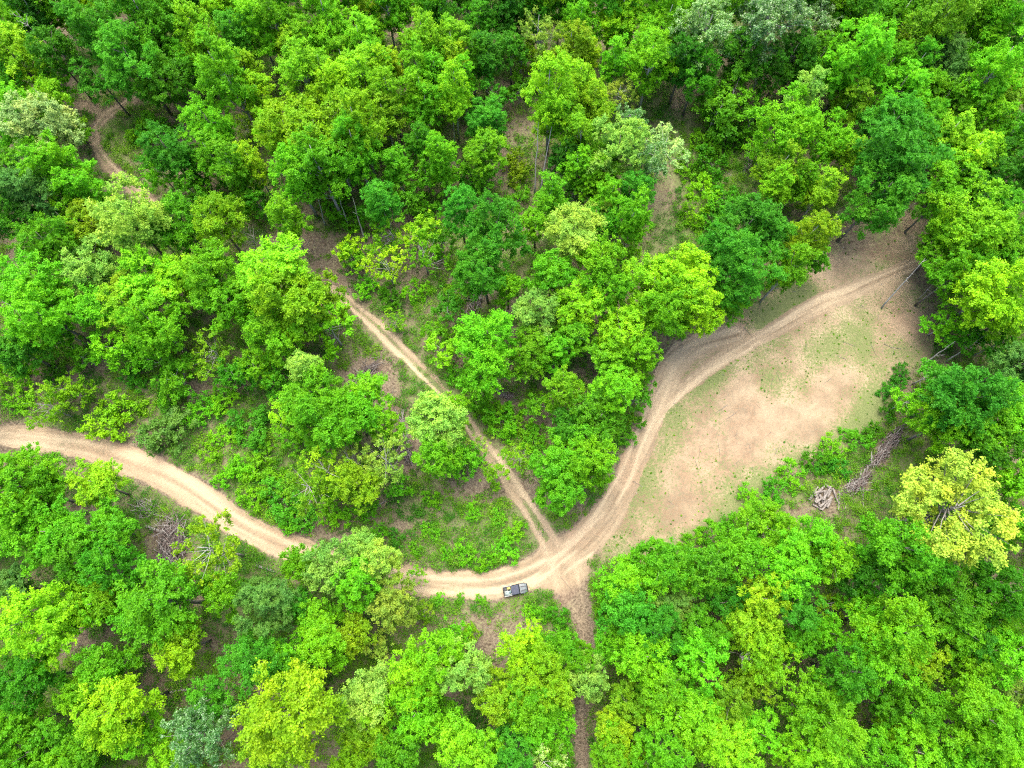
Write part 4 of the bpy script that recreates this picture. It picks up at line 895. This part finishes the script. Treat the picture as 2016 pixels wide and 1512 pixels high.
# ------------------------------------------------------------------ labels that single each tree out
ZONES = [(60, 60, 'in the top left corner'), (235, 110, 'above the fork of the forest path'), (60, 240, 'left of the forest path bend'), (90, 400, 'at the left edge below the path bend'),
 (330, 300, 'right of the forest path'), (300, 440, 'below the lower end of the forest path'), (460, 90, 'along the top edge left of centre'), (600, 200, 'in the dense upper left wood'),
 (600, 330, 'above the three pale trunks'), (780, 60, 'along the top edge at centre'), (730, 230, 'in the upper wood left of the litter strip'), (860, 230, 'beside the brown litter strip'), (980, 50, 'at the top above the litter strip'),
 (1100, 60, 'along the top edge right of centre'), (1110, 210, 'above the twin pale trunks'), (1220, 290, 'left of the overgrown track'), (1260, 70, 'at the top left of the overgrown track'), (1250, 440, 'by the overgrown track lower end'),
 (1100, 440, 'below the twin pale trunks'), (930, 430, 'right of the trail upper end'), (800, 520, 'above the two track trail'), (1440, 190, 'right of the overgrown track top'), (1520, 40, 'along the top in the grey green row'),
 (1720, 70, 'at the top edge far right'), (1930, 70, 'in the top right corner'), (1900, 260, 'at the right edge above the clearing'), (1750, 310, 'in the wood above the clearing top'), (1560, 300, 'right of the green meadow'), (1540, 470, 'just above the clearing'),
 (1930, 450, 'right of the clearing top'), (1940, 610, 'right of the pale leaning trunk'), (1880, 790, 'right of the long brush heap'), (1350, 580, 'at the left tip of the clearing'), (1200, 590, 'in the top of the central grove'), (1000, 560, 'at the upper left of the grove'),
 (1000, 690, 'at the left side of the central grove'), (1180, 720, 'at the lower right of the grove'), (1120, 910, 'between the trail and the clearing mouth'), (950, 900, 'right beside the lower two track trail'), (860, 860, 'left of the lower two track trail'), (740, 880, 'near the dark brush pile'),
 (610, 790, 'left of the reddish brush pile'), (560, 600, 'left of the trail upper end'), (300, 570, 'in the left wood above the long road'), (80, 600, 'at the left edge above the road'), (390, 740, 'in the brushy gap above the road'), (150, 800, 'beside the left end of the road'),
 (580, 950, 'just above the road middle'), (90, 1000, 'below the left end of the road'), (230, 1060, 'left of the large brush pile'), (420, 1090, 'right of the large brush pile'), (90, 1210, 'at the left edge near the bottom'), (320, 1220, 'below the large brush pile'),
 (520, 1210, 'below the short dark log'), (60, 1410, 'in the bottom left corner'), (230, 1400, 'along the bottom edge at left'), (420, 1410, 'beside the big yellow green tree at bottom'), (560, 1430, 'at the bottom left of centre'), (640, 1170, 'overhanging the road left of the truck'), (740, 1130, 'beside the road left of the truck'),
 (740, 1260, 'below the road left of the truck'), (740, 1410, 'at the bottom edge left of the truck'), (880, 1260, 'on the bank just below the truck'), (900, 1390, 'in the bottom wood below the truck'), (1050, 1290, 'left of the south track'), (1050, 1440, 'at the bottom left of the south track'), (1180, 1420, 'beside the south track at the bottom'),
 (1240, 1170, 'right of the road junction'), (1270, 1270, 'right of the south track'), (1310, 1420, 'bottom wood right of the south track'), (1400, 1120, 'below the lower edge of the clearing'), (1580, 1060, 'below the log heap'), (1490, 1220, 'among lower right yellow green crowns'), (1430, 1440, 'along the bottom edge right of centre'),
 (1760, 1090, 'left of the bright yellow tree'), (1890, 1010, 'beyond the brush heap at right'), (1960, 1200, 'at the right edge below the yellow tree'), (1740, 1250, 'below the bright yellow tree'), (1630, 1250, 'around the dark gap at lower right'), (1610, 1430, 'in the bottom edge right wood'), (1780, 1430, 'at the bottom far right'), (1930, 1400, 'in the bottom right corner')]
FW = {'r': 'round', 't': 'tall', 'f': 'feathery', 'o': 'loose', 'g': 'silvery', 'O': 'open', 's': 'small', 'n': 'thin', 'b': 'low'}
ORD = ['first', 'second', 'third', 'fourth', 'fifth', 'sixth', 'seventh', 'eighth', 'ninth']; NUM = ['zero', 'one', 'two', 'three', 'four', 'five', 'six', 'seven', 'eight', 'nine']
groups = {}
for t in things:
    zn = min(ZONES, key=lambda q: (q[0] - t['px']) ** 2 + (q[1] - t['py']) ** 2)[2]
    size = '' if t['form'] in 'snb' else ('big' if t['r'] >= 56 else 'slender' if t['r'] < 38 else '')
    d = ' '.join(w_ for w_ in (size, FW[t['form']], CLS[t['cls']][0]) if w_)
    groups.setdefault((d, t['noun'], zn), []).append(t)
def by_place(l):
    xs = [t['px'] for t in l]; ys = [t['py'] for t in l]
    return (sorted(l, key=lambda t: t['px']), 'left') if max(xs) - min(xs) >= max(ys) - min(ys) else (sorted(l, key=lambda t: t['py']), 'top')
for (d, noun, zn), l in groups.items():
    if len(l) == 1: texts = [(l[0], f'{d} {noun} {zn}')]
    else:
        so_, side = by_place(l); n_ = len(so_); texts = []
        for i, t in enumerate(so_):
            o_ = {'left': {0: 'leftmost', n_ - 1: 'rightmost'}, 'top': {0: 'topmost', n_ - 1: 'lowest'}}[side].get(i) or f'{ORD[min(i, 8)]} from {side}'
            texts.append((t, f'{o_} of {NUM[min(n_, 9)]} {d} {noun}s {zn}'))
    for t, s_ in texts:
        if len(s_.split()) > 16: s_ = s_.replace(' of ' + s_.split(' of ')[1].split()[0] + ' ', ' ', 1)
        if t['form'] == 'O': s_ = 'large bright yellow open crowned tree with bare limbs showing, right of the log heap'
        if t['cls'] == 'C': s_ = 'cream blossomed round tree ' + ('left of the forest path bend' if t['px'] < 1000 else 'beside the overgrown track')
        tag(t['o'], s_, t['cat'], t['grp'])
# ------------------------------------------------------------------ light and camera
w = bpy.data.worlds.new('World'); scene.world = w; w.use_nodes = True
nt = w.node_tree; nt.nodes.clear()
sky = nt.nodes.new('ShaderNodeTexSky'); sky.sky_type = 'NISHITA'; sky.sun_disc = False
SUN_EL, SUN_AZ = math.radians(68), math.radians(-8)
sky.sun_elevation = SUN_EL; sky.sun_rotation = SUN_AZ; sky.dust_density = 4.0; sky.air_density = .8; sky.ozone_density = .6
bg = nt.nodes.new('ShaderNodeBackground'); bg.inputs[1].default_value = 0.15
wo = nt.nodes.new('ShaderNodeOutputWorld'); nt.links.new(sky.outputs[0], bg.inputs[0]); nt.links.new(bg.outputs[0], wo.inputs[0])
L = bpy.data.lights.new('sun', 'SUN'); L.energy = 1.8; L.angle = math.radians(55); L.color = (1, .95, .86)
so = link(bpy.data.objects.new('sun', L))
sd = Vector((math.sin(SUN_AZ) * math.cos(SUN_EL), math.cos(SUN_AZ) * math.cos(SUN_EL), math.sin(SUN_EL)))
so.rotation_euler = sd.to_track_quat('Z', 'Y').to_euler(); so.location = (0, 60, 90)
cam = bpy.data.cameras.new('camera'); cam.sensor_width = 36.0; cam.sensor_fit = 'HORIZONTAL'; cam.lens = 36.0 * F / 2016.0; cam.clip_end = 4000; cam.clip_start = .5
co = link(bpy.data.objects.new('camera', cam)); co.location = (0, 0, H); co.rotation_euler = (TH, 0, 0); scene.camera = co
scene.view_settings.view_transform = 'Standard'; scene.view_settings.look = 'None'; scene.view_settings.gamma = 1; scene.view_settings.exposure = 2.25
scene.cycles.filter_width = 1.15
scene.cycles.use_denoising = False
